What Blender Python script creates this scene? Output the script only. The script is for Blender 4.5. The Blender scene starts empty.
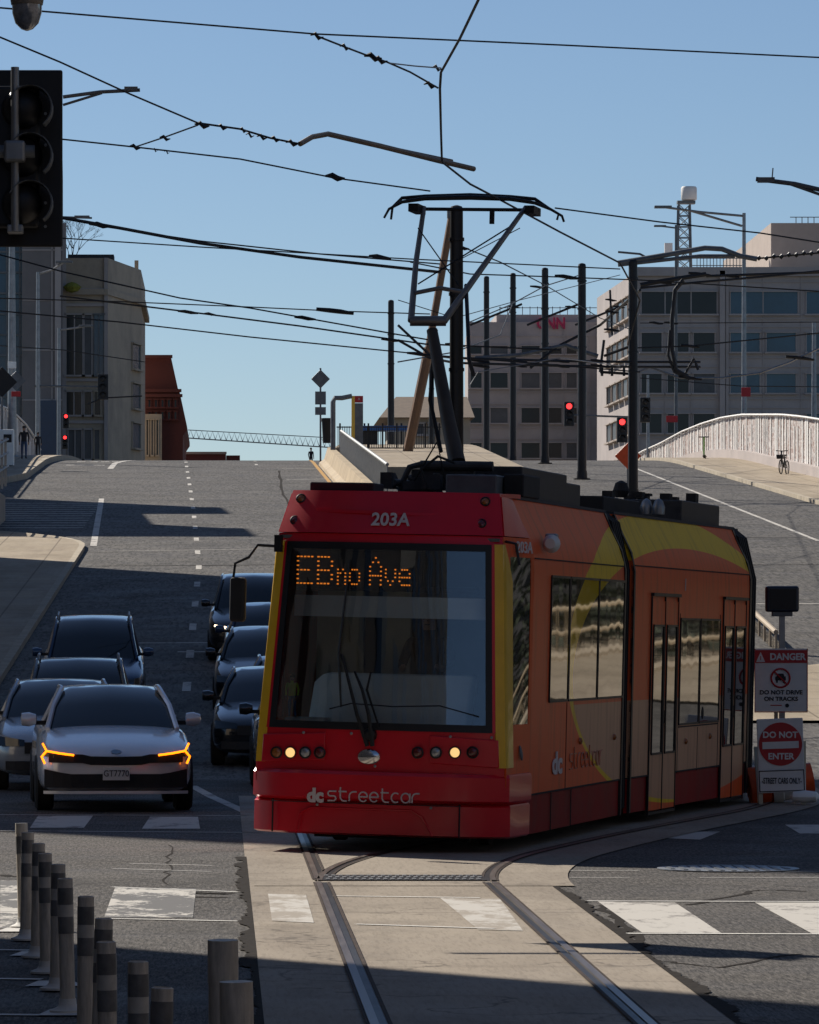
import bpy, bmesh, math, random
from mathutils import Vector, Matrix
random.seed(7)
R = math.radians
scene = bpy.context.scene
COL = scene.collection

# ------------------------------------------------------------------ camera
F, VX, HY = 5000.0, 223.0, 640.0
cam_d = bpy.data.cameras.new("Camera"); cam = bpy.data.objects.new("Camera", cam_d); COL.objects.link(cam)
scene.camera = cam
cam.location = (0, 0, 2.0); cam.rotation_euler = (R(90), 0, 0)
cam_d.sensor_fit = 'VERTICAL'; cam_d.sensor_height = 24.0
cam_d.lens = 24.0 * F / 1024.0
cam_d.shift_x = (409.5 - VX) / 1024.0
cam_d.shift_y = (HY - 512.0) / 1024.0
cam_d.clip_start = 0.5; cam_d.clip_end = 8000

# ------------------------------------------------------------------ sky, sun, exposure
SUN_EL, SUN_AZ = R(37), math.atan2(-0.61, 0.79)      # azimuth from +Y towards +X
world = bpy.data.worlds.new("World"); scene.world = world; world.use_nodes = True
wn = world.node_tree.nodes; wl = world.node_tree.links; wn.clear()
sky = wn.new('ShaderNodeTexSky'); sky.sky_type = 'NISHITA'; sky.sun_disc = False
sky.sun_elevation = SUN_EL; sky.sun_rotation = SUN_AZ
sky.altitude = 0; sky.air_density = 0.75; sky.dust_density = 0.12; sky.ozone_density = 4.2
bg = wn.new('ShaderNodeBackground'); bg.inputs[1].default_value = 0.063
wo = wn.new('ShaderNodeOutputWorld')
hs = wn.new('ShaderNodeHueSaturation'); hs.inputs['Saturation'].default_value = 0.98; wl.new(sky.outputs[0], hs.inputs['Color']); wl.new(hs.outputs[0], bg.inputs[0]); wl.new(bg.outputs[0], wo.inputs[0])
sun_d = bpy.data.lights.new("Sun", 'SUN'); sun_d.energy = 5.0; sun_d.angle = R(0.53); sun_d.color = (1.0, 0.93, 0.83)
sun = bpy.data.objects.new("Sun", sun_d); COL.objects.link(sun)
sdir = Vector((math.sin(SUN_AZ) * math.cos(SUN_EL), math.cos(SUN_AZ) * math.cos(SUN_EL), math.sin(SUN_EL)))
sun.rotation_euler = sdir.to_track_quat('Z', 'Y').to_euler()
sun.location = sdir * 100
scene.view_settings.view_transform = 'Standard'; scene.view_settings.look = 'None'
scene.view_settings.exposure = 0.27; scene.view_settings.gamma = 1

# ------------------------------------------------------------------ road profile
_Z = [0.0]
def _slope(y):
    if y < 72: return 0.0
    if y < 92: return .062 * (y - 72) / 20
    if y < 262: return .062
    if y < 322: return .062 - .082 * (y - 262) / 60
    if y < 480: return -.02
    return 0.0
for _i in range(4000): _Z.append(_Z[-1] + _slope(_i + .5))
def gz(y):
    if y <= 0: return 0.0
    i = min(int(y), 3999); return _Z[i] + (_Z[i + 1] - _Z[i]) * (y - i)
def P(px, py, Y): return Vector(((px - VX) / F * Y, Y, 2 + (HY - py) / F * Y))
def XA(px, Y): return (px - VX) / F * Y

# ------------------------------------------------------------------ materials
def new_mat(name):
    m = bpy.data.materials.new(name); m.use_nodes = True
    return m, m.node_tree.nodes, m.node_tree.links, m.node_tree.nodes['Principled BSDF']
def mat(name, col, rough=.6, metal=0, var=.15, scale=3.0, bump=0.0, coat=0, spec=.5, stretch=(1, 1, 1), rvar=.1, dirt=None, dirt_amt=.0):
    """base colour broken up by two sizes of noise, optional bump and streaky dirt"""
    m, n, l, b = new_mat(name)
    tc = n.new('ShaderNodeTexCoord'); mp = n.new('ShaderNodeMapping'); mp.inputs['Scale'].default_value = stretch
    l.new(tc.outputs['Object'], mp.inputs[0])
    nz = n.new('ShaderNodeTexNoise'); nz.inputs['Scale'].default_value = scale; nz.inputs['Detail'].default_value = 8; nz.inputs['Roughness'].default_value = .65
    l.new(mp.outputs[0], nz.inputs['Vector'])
    cr = n.new('ShaderNodeValToRGB'); c = Vector(col)
    cr.color_ramp.elements[0].position = .3; cr.color_ramp.elements[1].position = .7
    cr.color_ramp.elements[0].color = (*(c * (1 - var)), 1); cr.color_ramp.elements[1].color = (*[min(1, v) for v in (c * (1 + var))], 1)
    l.new(nz.outputs[0], cr.inputs[0]); out = cr.outputs[0]
    if dirt:
        n2 = n.new('ShaderNodeTexNoise'); n2.inputs['Scale'].default_value = scale * .35; n2.inputs['Detail'].default_value = 10; n2.inputs['Roughness'].default_value = .7
        l.new(mp.outputs[0], n2.inputs['Vector'])
        r2 = n.new('ShaderNodeMapRange'); r2.inputs[1].default_value = .48; r2.inputs[2].default_value = .68; r2.inputs[4].default_value = dirt_amt
        l.new(n2.outputs[0], r2.inputs[0])
        mx = n.new('ShaderNodeMixRGB'); mx.inputs[2].default_value = (*dirt, 1); l.new(r2.outputs[0], mx.inputs[0]); l.new(out, mx.inputs[1]); out = mx.outputs[0]
    l.new(out, b.inputs['Base Color'])
    mr = n.new('ShaderNodeMapRange'); mr.inputs[3].default_value = max(.02, rough - rvar * rough * 2); mr.inputs[4].default_value = min(1, rough + rvar * rough * 2)
    l.new(nz.outputs[0], mr.inputs[0]); l.new(mr.outputs[0], b.inputs['Roughness'])
    b.inputs['Metallic'].default_value = metal; b.inputs['Specular IOR Level'].default_value = spec
    b.inputs['Coat Weight'].default_value = coat; b.inputs['Coat Roughness'].default_value = .06
    if bump:
        bp = n.new('ShaderNodeBump'); bp.inputs['Strength'].default_value = bump; bp.inputs['Distance'].default_value = .02
        n3 = n.new('ShaderNodeTexNoise'); n3.inputs['Scale'].default_value = scale * 12; n3.inputs['Detail'].default_value = 6
        l.new(tc.outputs['Object'], n3.inputs['Vector']); l.new(n3.outputs[0], bp.inputs['Height']); l.new(bp.outputs[0], b.inputs['Normal'])
    return m
def emis(name, col, st, base=(.02, .02, .02)):
    m, n, l, b = new_mat(name)
    b.inputs['Base Color'].default_value = (*base, 1); b.inputs['Emission Color'].default_value = (*col, 1); b.inputs['Emission Strength'].default_value = st
    return m
def ground_mat(name, col, col2, grain, dirt, patch=.06, crack=True, joints=None, bump=.5, lite=1.35, blot=.45, amp=1.0, spec=.10):
    m, n, l, b = new_mat(name)
    g = n.new('ShaderNodeNewGeometry')
    def noise(s, d, r=.6, st=(1, 1, 1)):
        mp = n.new('ShaderNodeMapping'); mp.inputs['Scale'].default_value = st; l.new(g.outputs['Position'], mp.inputs[0])
        t = n.new('ShaderNodeTexNoise'); t.inputs['Scale'].default_value = s; t.inputs['Detail'].default_value = d; t.inputs['Roughness'].default_value = r
        l.new(mp.outputs[0], t.inputs['Vector']); return t.outputs[0]
    def ramp(s, a, c, lo, hi):
        r = n.new('ShaderNodeMapRange'); r.inputs[1].default_value = a; r.inputs[2].default_value = c; r.inputs[3].default_value = lo; r.inputs[4].default_value = hi
        l.new(s, r.inputs[0]); return r.outputs[0]
    def mix(f, a, c, mode='MIX'):
        x = n.new('ShaderNodeMixRGB'); x.blend_type = mode
        for i, v in enumerate((f, a, c)):
            if hasattr(v, 'links'): l.new(v, x.inputs[i])
            elif isinstance(v, (int, float)): x.inputs[i].default_value = v
            else: x.inputs[i].default_value = (*v, 1)
        return x.outputs[0]
    base = mix(ramp(noise(.22, 4), .4, .62, 0, 1), col, col2)
    base = mix(ramp(noise(1.1, 7, .7, (1, .16, 1)), .45, .75, 0, .65), base, dirt)           # tyre-polished streaks along the lanes
    base = mix(ramp(noise(grain, 3, .85, (1, .10, 1)), .42, .66, 0, .75 * amp), base, Vector(col2) * lite)
    base = mix(ramp(noise(grain * 1.3, 2, .85, (1, .08, 1)), .50, .64, 0, .8 * amp), base, Vector(dirt) * .5)
    base = mix(ramp(noise(.45, 9, .75, (1, .5, 1)), .52, .66, 0, blot), base, Vector(dirt) * .8)
    if crack:
        v = n.new('ShaderNodeTexVoronoi'); v.feature = 'DISTANCE_TO_EDGE'; v.inputs['Scale'].default_value = .16
        w = n.new('ShaderNodeMixRGB'); w.inputs[0].default_value = .12
        nn = n.new('ShaderNodeTexNoise'); nn.inputs['Scale'].default_value = .8; nn.inputs['Detail'].default_value = 5; l.new(g.outputs['Position'], nn.inputs['Vector'])
        ad = n.new('ShaderNodeVectorMath'); ad.operation = 'MULTIPLY_ADD'; ad.inputs[1].default_value = (3, 3, 3); l.new(nn.outputs['Color'], ad.inputs[0]); l.new(g.outputs['Position'], ad.inputs[2])
        l.new(ad.outputs[0], v.inputs['Vector'])
        base = mix(ramp(v.outputs['Distance'], .0, .006, .7, 0), base, Vector(dirt) * .45)
    if joints:
        sx = n.new('ShaderNodeSeparateXYZ'); l.new(g.outputs['Position'], sx.inputs[0])
        for axis, step, wd in joints:
            d = n.new('ShaderNodeMath'); d.operation = 'PINGPONG'; d.inputs[1].default_value = step / 2; l.new(sx.outputs[axis], d.inputs[0])
            base = mix(ramp(d.outputs[0], wd * .5, wd, .75, 0), base, Vector(dirt) * .6)
    l.new(base, b.inputs['Base Color'])
    l.new(ramp(noise(.7, 5), .3, .7, .62, .85), b.inputs['Roughness'])
    b.inputs['Specular IOR Level'].default_value = spec
    bp = n.new('ShaderNodeBump'); bp.inputs['Strength'].default_value = bump; bp.inputs['Distance'].default_value = .012
    l.new(noise(grain * .7, 4, .7), bp.inputs['Height']); l.new(bp.outputs[0], b.inputs['Normal'])
    return m
def paint_road(name, t0=.50, t1=.60, under=(.20, .18, .16), sc=2.6):
    """white road paint, worn through in flecks to what lies below"""
    m, n, l, b = new_mat(name)
    g = n.new('ShaderNodeNewGeometry')
    mp = n.new('ShaderNodeMapping'); mp.inputs['Scale'].default_value = (1, .45, 1); l.new(g.outputs['Position'], mp.inputs[0])
    t = n.new('ShaderNodeTexNoise'); t.inputs['Scale'].default_value = sc; t.inputs['Detail'].default_value = 10; t.inputs['Roughness'].default_value = .75; l.new(mp.outputs[0], t.inputs['Vector'])
    r = n.new('ShaderNodeMapRange'); r.inputs[1].default_value = t0; r.inputs[2].default_value = t1; l.new(t.outputs[0], r.inputs[0])
    x = n.new('ShaderNodeMixRGB'); x.inputs[1].default_value = (.52, .49, .44, 1); x.inputs[2].default_value = (*under, 1); l.new(r.outputs[0], x.inputs[0])
    l.new(x.outputs[0], b.inputs['Base Color']); b.inputs['Roughness'].default_value = .7
    return m
M = {}
M['asphalt'] = ground_mat('asphalt', (.060, .055, .051), (.10, .092, .084), 38, (.055, .052, .05), joints=[(1, 17.0, .035)], lite=2.1, blot=.7)
M['asphalt_hill'] = ground_mat('asphalt hill', (.085, .080, .075), (.125, .117, .108), 8, (.07, .066, .063), joints=[(1, 13.0, .1)], lite=1.5, blot=.6)
M['slab'] = ground_mat('track slab concrete', (.30, .255, .205), (.36, .31, .25), 26, (.19, .16, .13), joints=[(1, 6.1, .02)], bump=.2, amp=.28, blot=.5, lite=1.15)
M['pave'] = ground_mat('pavement concrete', (.36, .30, .22), (.43, .36, .27), 6, (.25, .2, .15), crack=False, joints=[(1, 1.8, .03), (0, 1.8, .03)], bump=.15, amp=.12, lite=1.1)
M['seam'] = mat('crumbled seam', (.032, .028, .025), .95, var=.4, scale=12, spec=.05)
M['kerb'] = mat('kerb stone', (.40, .34, .25), .8, var=.25, scale=1.5, bump=.2)
M['earth'] = ground_mat('earth', (.12, .11, .09), (.16, .15, .12), 3, (.08, .07, .06), crack=False)
M['roadpaint'] = paint_road('road paint', .52, .60)
M['paint_worn'] = paint_road('worn road paint', .46, .50, (.10, .095, .09), 1.7)
M['paint_slab'] = paint_road('worn paint on concrete', .47, .55, (.33, .285, .23), 2.0)
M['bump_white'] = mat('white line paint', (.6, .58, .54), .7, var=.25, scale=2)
M['black'] = mat('black painted steel', (.012, .012, .014), .45, var=.3, scale=2, spec=.4)
M['blackmatt'] = mat('black equipment', (.014, .014, .016), .75, var=.4, scale=6)
M['equip'] = mat('grimy roof equipment', (.045, .045, .048), .6, .2, var=.5, scale=5)
M['rubber'] = mat('rubber', (.012, .012, .012), .85, var=.3, scale=9)
M['steel'] = mat('galvanised steel', (.28, .29, .30), .45, .7, var=.25, scale=4)
M['rail'] = mat('rail steel', (.20, .17, .15), .38, .7, var=.25, scale=4, stretch=(4, .3, 1))
M['rust'] = mat('rusty rail side', (.06, .045, .038), .8, .0, var=.4, scale=6, spec=.1)
M['greysteel'] = mat('grey metal', (.13, .14, .15), .5, .3, var=.3, scale=3)
M['armtube'] = mat('weathered tube', (.25, .20, .15), .5, .3, var=.25, scale=5)
M['wire'] = mat('wire', (.02, .02, .022), .6, var=.2)
M['red'] = mat('red gloss paint', (.62, .007, .022), .30, var=.07, scale=2, coat=.25, spec=.4)
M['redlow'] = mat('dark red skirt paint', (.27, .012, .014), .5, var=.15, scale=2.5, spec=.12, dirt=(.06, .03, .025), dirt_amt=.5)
M['yellow'] = mat('yellow gloss paint', (.72, .42, .008), .35, var=.1, coat=.4)
M['white'] = mat('white sign sheeting', (.66, .66, .66), .5, var=.06, scale=4, dirt=(.4, .38, .35), dirt_amt=.3)
M['signred'] = mat('sign red', (.42, .015, .02), .5, var=.1)
M['dim_white'] = mat('pale vinyl lettering', (.62, .55, .55), .5, var=.1, scale=6)
M['chrome'] = mat('chrome', (.6, .6, .62), .15, 1, var=.05)
M['post'] = mat('delineator post plastic', (.52, .46, .38), .6, var=.35, scale=5, stretch=(6, 6, 1), dirt=(.14, .12, .10), dirt_amt=.8)
M['band_dark'] = mat('dark reflective band', (.15, .145, .14), .35, var=.5, scale=7)
M['band_light'] = mat('light reflective band', (.50, .46, .40), .35, var=.25, scale=7)
M['parapet'] = mat('white slats', (.74, .72, .69), .6, var=.08, scale=1)
M['stone_warm'] = mat('warm precast stone', (.40, .335, .29), .85, var=.10, scale=.4, dirt=(.27, .23, .2), dirt_amt=.35)
M['stone_grey'] = mat('grey precast stone', (.42, .37, .35), .85, var=.10, scale=.4, dirt=(.26, .235, .23), dirt_amt=.4)
M['stone_dark'] = mat('dark grey stone', (.20, .18, .175), .85, var=.12, scale=.4, dirt=(.13, .12, .11), dirt_amt=.5)
M['frame_steel'] = mat('pantograph frame steel', (.20, .19, .18), .42, .5, var=.2)
M['roof_tan'] = mat('brown roof', (.20, .15, .11), .85, var=.2)
M['stone_tan'] = mat('tan limestone', (.44, .36, .27), .85, var=.14, scale=.5, dirt=(.2, .17, .15), dirt_amt=.5)
M['brick'] = mat('red brick', (.13, .034, .025), .9, var=.2, scale=3, stretch=(1, 1, 4), dirt=(.15, .04, .03), dirt_amt=.5)
M['winglass'] = mat('dark window glass', (.012, .014, .018), .15, var=.3, scale=.3, spec=.3)
M['blueglass'] = mat('blue window glass', (.02, .07, .12), .12, var=.3, scale=.3, spec=.45)
M['roofdark'] = mat('dark roof', (.05, .05, .055), .8)
M['blind'] = mat('window with blinds', (.085, .085, .09), .3, var=.3, scale=.5, spec=.3)
M['jersey'] = mat('barrier concrete', (.42, .33, .21), .85, var=.18, scale=1.0, dirt=(.25, .18, .11), dirt_amt=.6)
M['rail_pale'] = mat('pale galvanised railing', (.30, .31, .31), .6, .3)
M['orange_boom'] = mat('orange boom paint', (.17, .085, .035), .55, var=.3, scale=1, dirt=(.12, .06, .03), dirt_amt=.7)
M['orange'] = mat('orange sign', (.75, .09, .015), .5)
M['lamp_red'] = emis('lit red signal', (1, .03, .03), 3.0, (.3, 0, 0))
M['drl'] = emis('lit amber strip', (1, .19, .004), 3.0, (.4, .15, 0))
M['headlit'] = emis('lit headlamp', (1, .60, .22), .85, (.6, .5, .3))
M['carlit'] = emis('lit car lamp', (1, .75, .5), 4.0, (.6, .5, .4))
M['lens_amber'] = mat('amber lens', (.30, .09, .01), .2, coat=.6, var=.2, scale=20)
M['lens_red'] = mat('red lens', (.12, .008, .01), .2, coat=.6, var=.2, scale=20)
M['lens_clear'] = mat('clear lens', (.35, .36, .38), .15, .4, coat=.6, var=.4, scale=30)
M['led'] = emis('lit amber led', (1, .25, .02), .7)
M['cabwhite'] = mat('pale console plastic', (.85, .88, .86), .6, var=.08)
M['cabdark'] = mat('dark cab lining', (.10, .11, .11), .8)
M['cabbeige'] = mat('beige cab panel', (.50, .47, .36), .7)
M['skin'] = mat('skin', (.38, .22, .15), .6, var=.05)
M['hair'] = mat('hair', (.02, .015, .012), .7)
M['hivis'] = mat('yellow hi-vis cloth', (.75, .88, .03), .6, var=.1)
M['clothblue'] = mat('blue cloth', (.03, .12, .35), .8)
M['clothdark'] = mat('dark cloth', (.02, .02, .025), .85)
M['jeans'] = mat('jeans', (.05, .08, .15), .85)
M['green'] = mat('lime green paint', (.12, .35, .05), .5)
M['bark'] = mat('bark', (.07, .05, .04), .9)
M['leafyellow'] = mat('yellow green leaves', (.22, .22, .03), .8, var=.4, scale=6)

M['banner'] = mat('muted blue glass', (.015, .035, .08), .3)
M['hedge'] = mat('hedge leaves', (.035, .05, .02), .8, var=.4, scale=5)
def glass_mat():
    m, n, l, b = new_mat('windscreen glass')
    o = n['Material Output']; n.remove(b)
    tr = n.new('ShaderNodeBsdfTransparent'); tr.inputs[0].default_value = (.97, 1, 1, 1)
    gl = n.new('ShaderNodeBsdfGlossy'); gl.inputs['Roughness'].default_value = .02
    fr = n.new('ShaderNodeFresnel'); fr.inputs[0].default_value = 1.95
    mx = n.new('ShaderNodeMixShader'); l.new(fr.outputs[0], mx.inputs[0]); l.new(tr.outputs[0], mx.inputs[1]); l.new(gl.outputs[0], mx.inputs[2]); l.new(mx.outputs[0], o.inputs[0])
    tc = n.new('ShaderNodeTexCoord'); nz = n.new('ShaderNodeTexNoise'); nz.inputs['Scale'].default_value = 1.2; l.new(tc.outputs['Object'], nz.inputs['Vector'])
    bp = n.new('ShaderNodeBump'); bp.inputs['Strength'].default_value = .05; bp.inputs['Distance'].default_value = .1; l.new(nz.outputs[0], bp.inputs['Height']); l.new(bp.outputs[0], gl.inputs['Normal'])
    return m
M['windscreen'] = glass_mat()
def sideglass_mat():
    m, n, l, b = new_mat('side window glass')
    b.inputs['Base Color'].default_value = (.012, .014, .013, 1); b.inputs['Roughness'].default_value = .03
    b.inputs['IOR'].default_value = 2.6; b.inputs['Specular IOR Level'].default_value = .75
    tc = n.new('ShaderNodeTexCoord'); mp = n.new('ShaderNodeMapping'); mp.inputs['Scale'].default_value = (1, .9, .5); l.new(tc.outputs['Object'], mp.inputs[0])
    nz = n.new('ShaderNodeTexNoise'); nz.inputs['Scale'].default_value = 1.6; nz.inputs['Detail'].default_value = 1; l.new(mp.outputs[0], nz.inputs['Vector'])
    bp = n.new('ShaderNodeBump'); bp.inputs['Strength'].default_value = .12; bp.inputs['Distance'].default_value = .02; l.new(nz.outputs[0], bp.inputs['Height']); l.new(bp.outputs[0], b.inputs['Normal'])
    return m
M['sideglass'] = sideglass_mat()
def film_mat():
    m = M['sideglass'].copy(); m.name = 'side window with swoosh film'; n = m.node_tree.nodes; l = m.node_tree.links; b = n['Principled BSDF']
    tc = n.new('ShaderNodeTexCoord'); sx = n.new('ShaderNodeSeparateXYZ'); l.new(tc.outputs['Object'], sx.inputs[0])
    def ma(op, a, c):
        x = n.new('ShaderNodeMath'); x.operation = op
        for i, v in enumerate((a, c)):
            if hasattr(v, 'links'): l.new(v, x.inputs[i])
            else: x.inputs[i].default_value = v
        return x.outputs[0]
    def ell(cy, cz, a, c):
        u = ma('DIVIDE', ma('SUBTRACT', sx.outputs[1], cy), a); v = ma('DIVIDE', ma('SUBTRACT', sx.outputs[2], cz), c)
        return ma('LESS_THAN', ma('ADD', ma('MULTIPLY', u, u), ma('MULTIPLY', v, v)), 1.0)
    ring = ma('SUBTRACT', ell(10.3, 1.80, 7.1, 1.62), ell(11.0, 1.62, 7.45, 1.42))
    x = n.new('ShaderNodeMixRGB'); l.new(ring, x.inputs[0]); x.inputs[1].default_value = (.012, .014, .013, 1); x.inputs[2].default_value = (.70, .45, .015, 1); l.new(x.outputs[0], b.inputs['Base Color'])
    rr = n.new('ShaderNodeMapRange'); l.new(ring, rr.inputs[0]); rr.inputs[3].default_value = 2.6; rr.inputs[4].default_value = 1.3; l.new(rr.outputs[0], b.inputs['IOR'])
    return m
M['film'] = film_mat()

def livery_mat(name, orange):
    """side paint: orange-red with one big yellow crescent ring along the car and the pale ground reflection painted inside it"""
    m, n, l, b = new_mat(name)
    tc = n.new('ShaderNodeTexCoord'); sx = n.new('ShaderNodeSeparateXYZ'); l.new(tc.outputs['Object'], sx.inputs[0])
    def ma(op, a, c=None, clamp=False):
        x = n.new('ShaderNodeMath'); x.operation = op; x.use_clamp = clamp
        for i, v in enumerate((a, c)):
            if v is None: continue
            if hasattr(v, 'links'): l.new(v, x.inputs[i])
            else: x.inputs[i].default_value = v
        return x.outputs[0]
    def ell(cy, cz, a, c):
        u = ma('DIVIDE', ma('SUBTRACT', sx.outputs[1], cy), a); v = ma('DIVIDE', ma('SUBTRACT', sx.outputs[2], cz), c)
        d = ma('ADD', ma('MULTIPLY', u, u), ma('MULTIPLY', v, v)); return ma('LESS_THAN', d, 1.0)
    outer = ell(10.3, 1.80, 7.1, 1.62); inner = ell(11.0, 1.62, 7.45, 1.42)
    ring = ma('SUBTRACT', outer, inner, True)
    low = ma('LESS_THAN', sx.outputs[2], 1.35)
    def mix(f, a, c):
        x = n.new('ShaderNodeMixRGB')
        for i, v in enumerate((f, a, c)):
            if hasattr(v, 'links'): l.new(v, x.inputs[i])
            else: x.inputs[i].default_value = (*v, 1)
        return x.outputs[0]
    nz = n.new('ShaderNodeTexNoise'); nz.inputs['Scale'].default_value = 3; nz.inputs['Detail'].default_value = 8
    mp = n.new('ShaderNodeMapping'); mp.inputs['Scale'].default_value = (1, 2.5, .35); l.new(tc.outputs['Object'], mp.inputs[0]); l.new(mp.outputs[0], nz.inputs['Vector'])
    c = mix(ma('MULTIPLY', inner, low), orange, (.60, .32, .19))  # reflection of the sunlit ground painted in as a paler lower area
    c = mix(ring, c, (.80, .52, .015))
    df = n.new('ShaderNodeMapRange'); df.inputs[1].default_value = .5; df.inputs[2].default_value = .8; df.inputs[4].default_value = .5; l.new(nz.outputs[0], df.inputs[0])
    c = mix(df.outputs[0], c, (.20, .09, .05))
    l.new(c, b.inputs['Base Color']); b.inputs['Roughness'].default_value = .36
    b.inputs['Specular IOR Level'].default_value = .08
    return m
M['livery'] = livery_mat('side livery', (.78, .115, .03))
def sky_col(n_, v=.5): pass

# ------------------------------------------------------------------ mesh helpers
class MB:
    def __init__(s): s.v = []; s.f = []
    def add(s, vs, fs, mtx=None):
        o = len(s.v)
        s.v += [tuple(mtx @ Vector(p)) if mtx else tuple(p) for p in vs]
        s.f += [tuple(i + o for i in f) for f in fs]; return s
    def box(s, c, d, mtx=None, rz=0, rx=0, ry=0):
        x, y, z = d[0] / 2, d[1] / 2, d[2] / 2
        vs = [(-x, -y, -z), (x, -y, -z), (x, y, -z), (-x, y, -z), (-x, -y, z), (x, -y, z), (x, y, z), (-x, y, z)]
        fs = [(0, 3, 2, 1), (4, 5, 6, 7), (0, 1, 5, 4), (1, 2, 6, 5), (2, 3, 7, 6), (3, 0, 4, 7)]
        t = Matrix.Translation(c) @ Matrix.Rotation(rz, 4, 'Z') @ Matrix.Rotation(ry, 4, 'Y') @ Matrix.Rotation(rx, 4, 'X')
        if mtx: t = mtx @ t
        return s.add(vs, fs, t)
    def tube(s, pts, r, n=8, mtx=None, cap=True):
        pts = [Vector(p) for p in pts]; rs = r if isinstance(r, (list, tuple)) else [r] * len(pts)
        vs = []; fs = []; k = len(pts)
        prev = None
        for i, p in enumerate(pts):
            d = (pts[min(i + 1, k - 1)] - pts[max(i - 1, 0)]).normalized()
            if prev is None: u = d.orthogonal().normalized()
            else:
                u = prev - d * prev.dot(d); u = u.normalized() if u.length > 1e-6 else d.orthogonal().normalized()
            prev = u; w = d.cross(u)
            for j in range(n):
                a = 2 * math.pi * j / n; vs.append(p + (u * math.cos(a) + w * math.sin(a)) * rs[i])
        for i in range(k - 1):
            for j in range(n):
                fs.append((i * n + j, i * n + (j + 1) % n, (i + 1) * n + (j + 1) % n, (i + 1) * n + j))
        if cap: fs.append(tuple(range(n - 1, -1, -1))); fs.append(tuple((k - 1) * n + j for j in range(n)))
        return s.add(vs, fs, mtx)
    def cyl(s, a, b, r, n=16, mtx=None): return s.tube([a, b], r, n, mtx)
    def lathe(s, prof, n=16, mtx=None):
        vs = []; fs = []
        for r_, z in prof:
            for j in range(n):
                a = 2 * math.pi * j / n; vs.append((r_ * math.cos(a), r_ * math.sin(a), z))
        for i in range(len(prof) - 1):
            for j in range(n): fs.append((i * n + j, i * n + (j + 1) % n, (i + 1) * n + (j + 1) % n, (i + 1) * n + j))
        fs.append(tuple(range(n - 1, -1, -1))); fs.append(tuple((len(prof) - 1) * n + j for j in range(n)))
        return s.add(vs, fs, mtx)
    def grid(s, fn, nu, nv, mtx=None):
        vs = [fn(i / nu, j / nv) for j in range(nv + 1) for i in range(nu + 1)]
        fs = [(j * (nu + 1) + i, j * (nu + 1) + i + 1, (j + 1) * (nu + 1) + i + 1, (j + 1) * (nu + 1) + i) for j in range(nv) for i in range(nu)]
        return s.add(vs, fs, mtx)
    def slab(s, fn, nu, nv, th, mtx=None):
        """a curved sheet with thickness: fn(u,v) outer face, th vector or function giving the inward offset"""
        a = [Vector(fn(i / nu, j / nv)) for j in range(nv + 1) for i in range(nu + 1)]
        b = [p + Vector(th) for p in a]; N = len(a); q = lambda i, j: j * (nu + 1) + i
        fs = []
        for j in range(nv):
            for i in range(nu):
                fs.append((q(i, j), q(i + 1, j), q(i + 1, j + 1), q(i, j + 1))); fs.append((N + q(i, j), N + q(i, j + 1), N + q(i + 1, j + 1), N + q(i + 1, j)))
        for i in range(nu): fs.append((q(i, 0), N + q(i, 0), N + q(i + 1, 0), q(i + 1, 0))); fs.append((q(i, nv), q(i + 1, nv), N + q(i + 1, nv), N + q(i, nv)))
        for j in range(nv): fs.append((q(0, j), q(0, j + 1), N + q(0, j + 1), N + q(0, j))); fs.append((q(nu, j), N + q(nu, j), N + q(nu, j + 1), q(nu, j + 1)))
        return s.add(a + b, fs, mtx)
    def prism(s, poly, a, b, mtx=None):
        """poly in (x,z); extruded along y from a to b"""
        n = len(poly); vs = [(x, a, z) for x, z in poly] + [(x, b, z) for x, z in poly]
        fs = [tuple(range(n)), tuple(range(2 * n - 1, n - 1, -1))] + [(i, n + i, n + (i + 1) % n, (i + 1) % n) for i in range(n)]
        return s.add(vs, fs, mtx)
    def col(s, poly, z0, z1, mtx=None):
        """poly in (x,y); extruded upwards"""
        n = len(poly); vs = [(x, y, z0) for x, y in poly] + [(x, y, z1) for x, y in poly]
        fs = [tuple(range(n - 1, -1, -1)), tuple(range(n, 2 * n))] + [(i, (i + 1) % n, n + (i + 1) % n, n + i) for i in range(n)]
        return s.add(vs, fs, mtx)
    def build(s, name, m, parent=None, smooth=False, bevel=0, sub=0, fix=True):
        me = bpy.data.meshes.new(name); me.from_pydata(s.v, [], s.f)
        bm = bmesh.new(); bm.from_mesh(me)
        if fix: bmesh.ops.recalc_face_normals(bm, faces=bm.faces)
        bm.to_mesh(me); bm.free(); me.update()
        for mm in (m if isinstance(m, (list, tuple)) else [m]): me.materials.append(mm)
        o = bpy.data.objects.new(name, me); COL.objects.link(o)
        if smooth:
            for p in me.polygons: p.use_smooth = True
            try: me.set_sharp_from_angle(angle=R(38))
            except Exception: pass
        if bevel:
            b = o.modifiers.new('b', 'BEVEL'); b.width = bevel; b.segments = 2; b.limit_method = 'ANGLE'; b.angle_limit = R(40)
        if sub:
            b = o.modifiers.new('s', 'SUBSURF'); b.levels = b.render_levels = sub
        if parent: o.parent = parent
        return o
def tag(o, label=None, cat=None, group=None, kind=None):
    if label: o['label'] = label
    if cat: o['category'] = cat
    if group: o['group'] = group
    if kind: o['kind'] = kind
    return o
def empty(name, loc=(0, 0, 0), rz=0, label=None, cat=None, group=None):
    o = bpy.data.objects.new(name, None); COL.objects.link(o); o.location = loc; o.rotation_euler = (0, 0, rz); o.empty_display_size = .3
    return tag(o, label, cat, group)
def copy_tree(o, parent=None, name=None):
    c = o.copy(); COL.objects.link(c); c.parent = parent
    for ch in list(o.children): copy_tree(ch, c)
    return c
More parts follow.
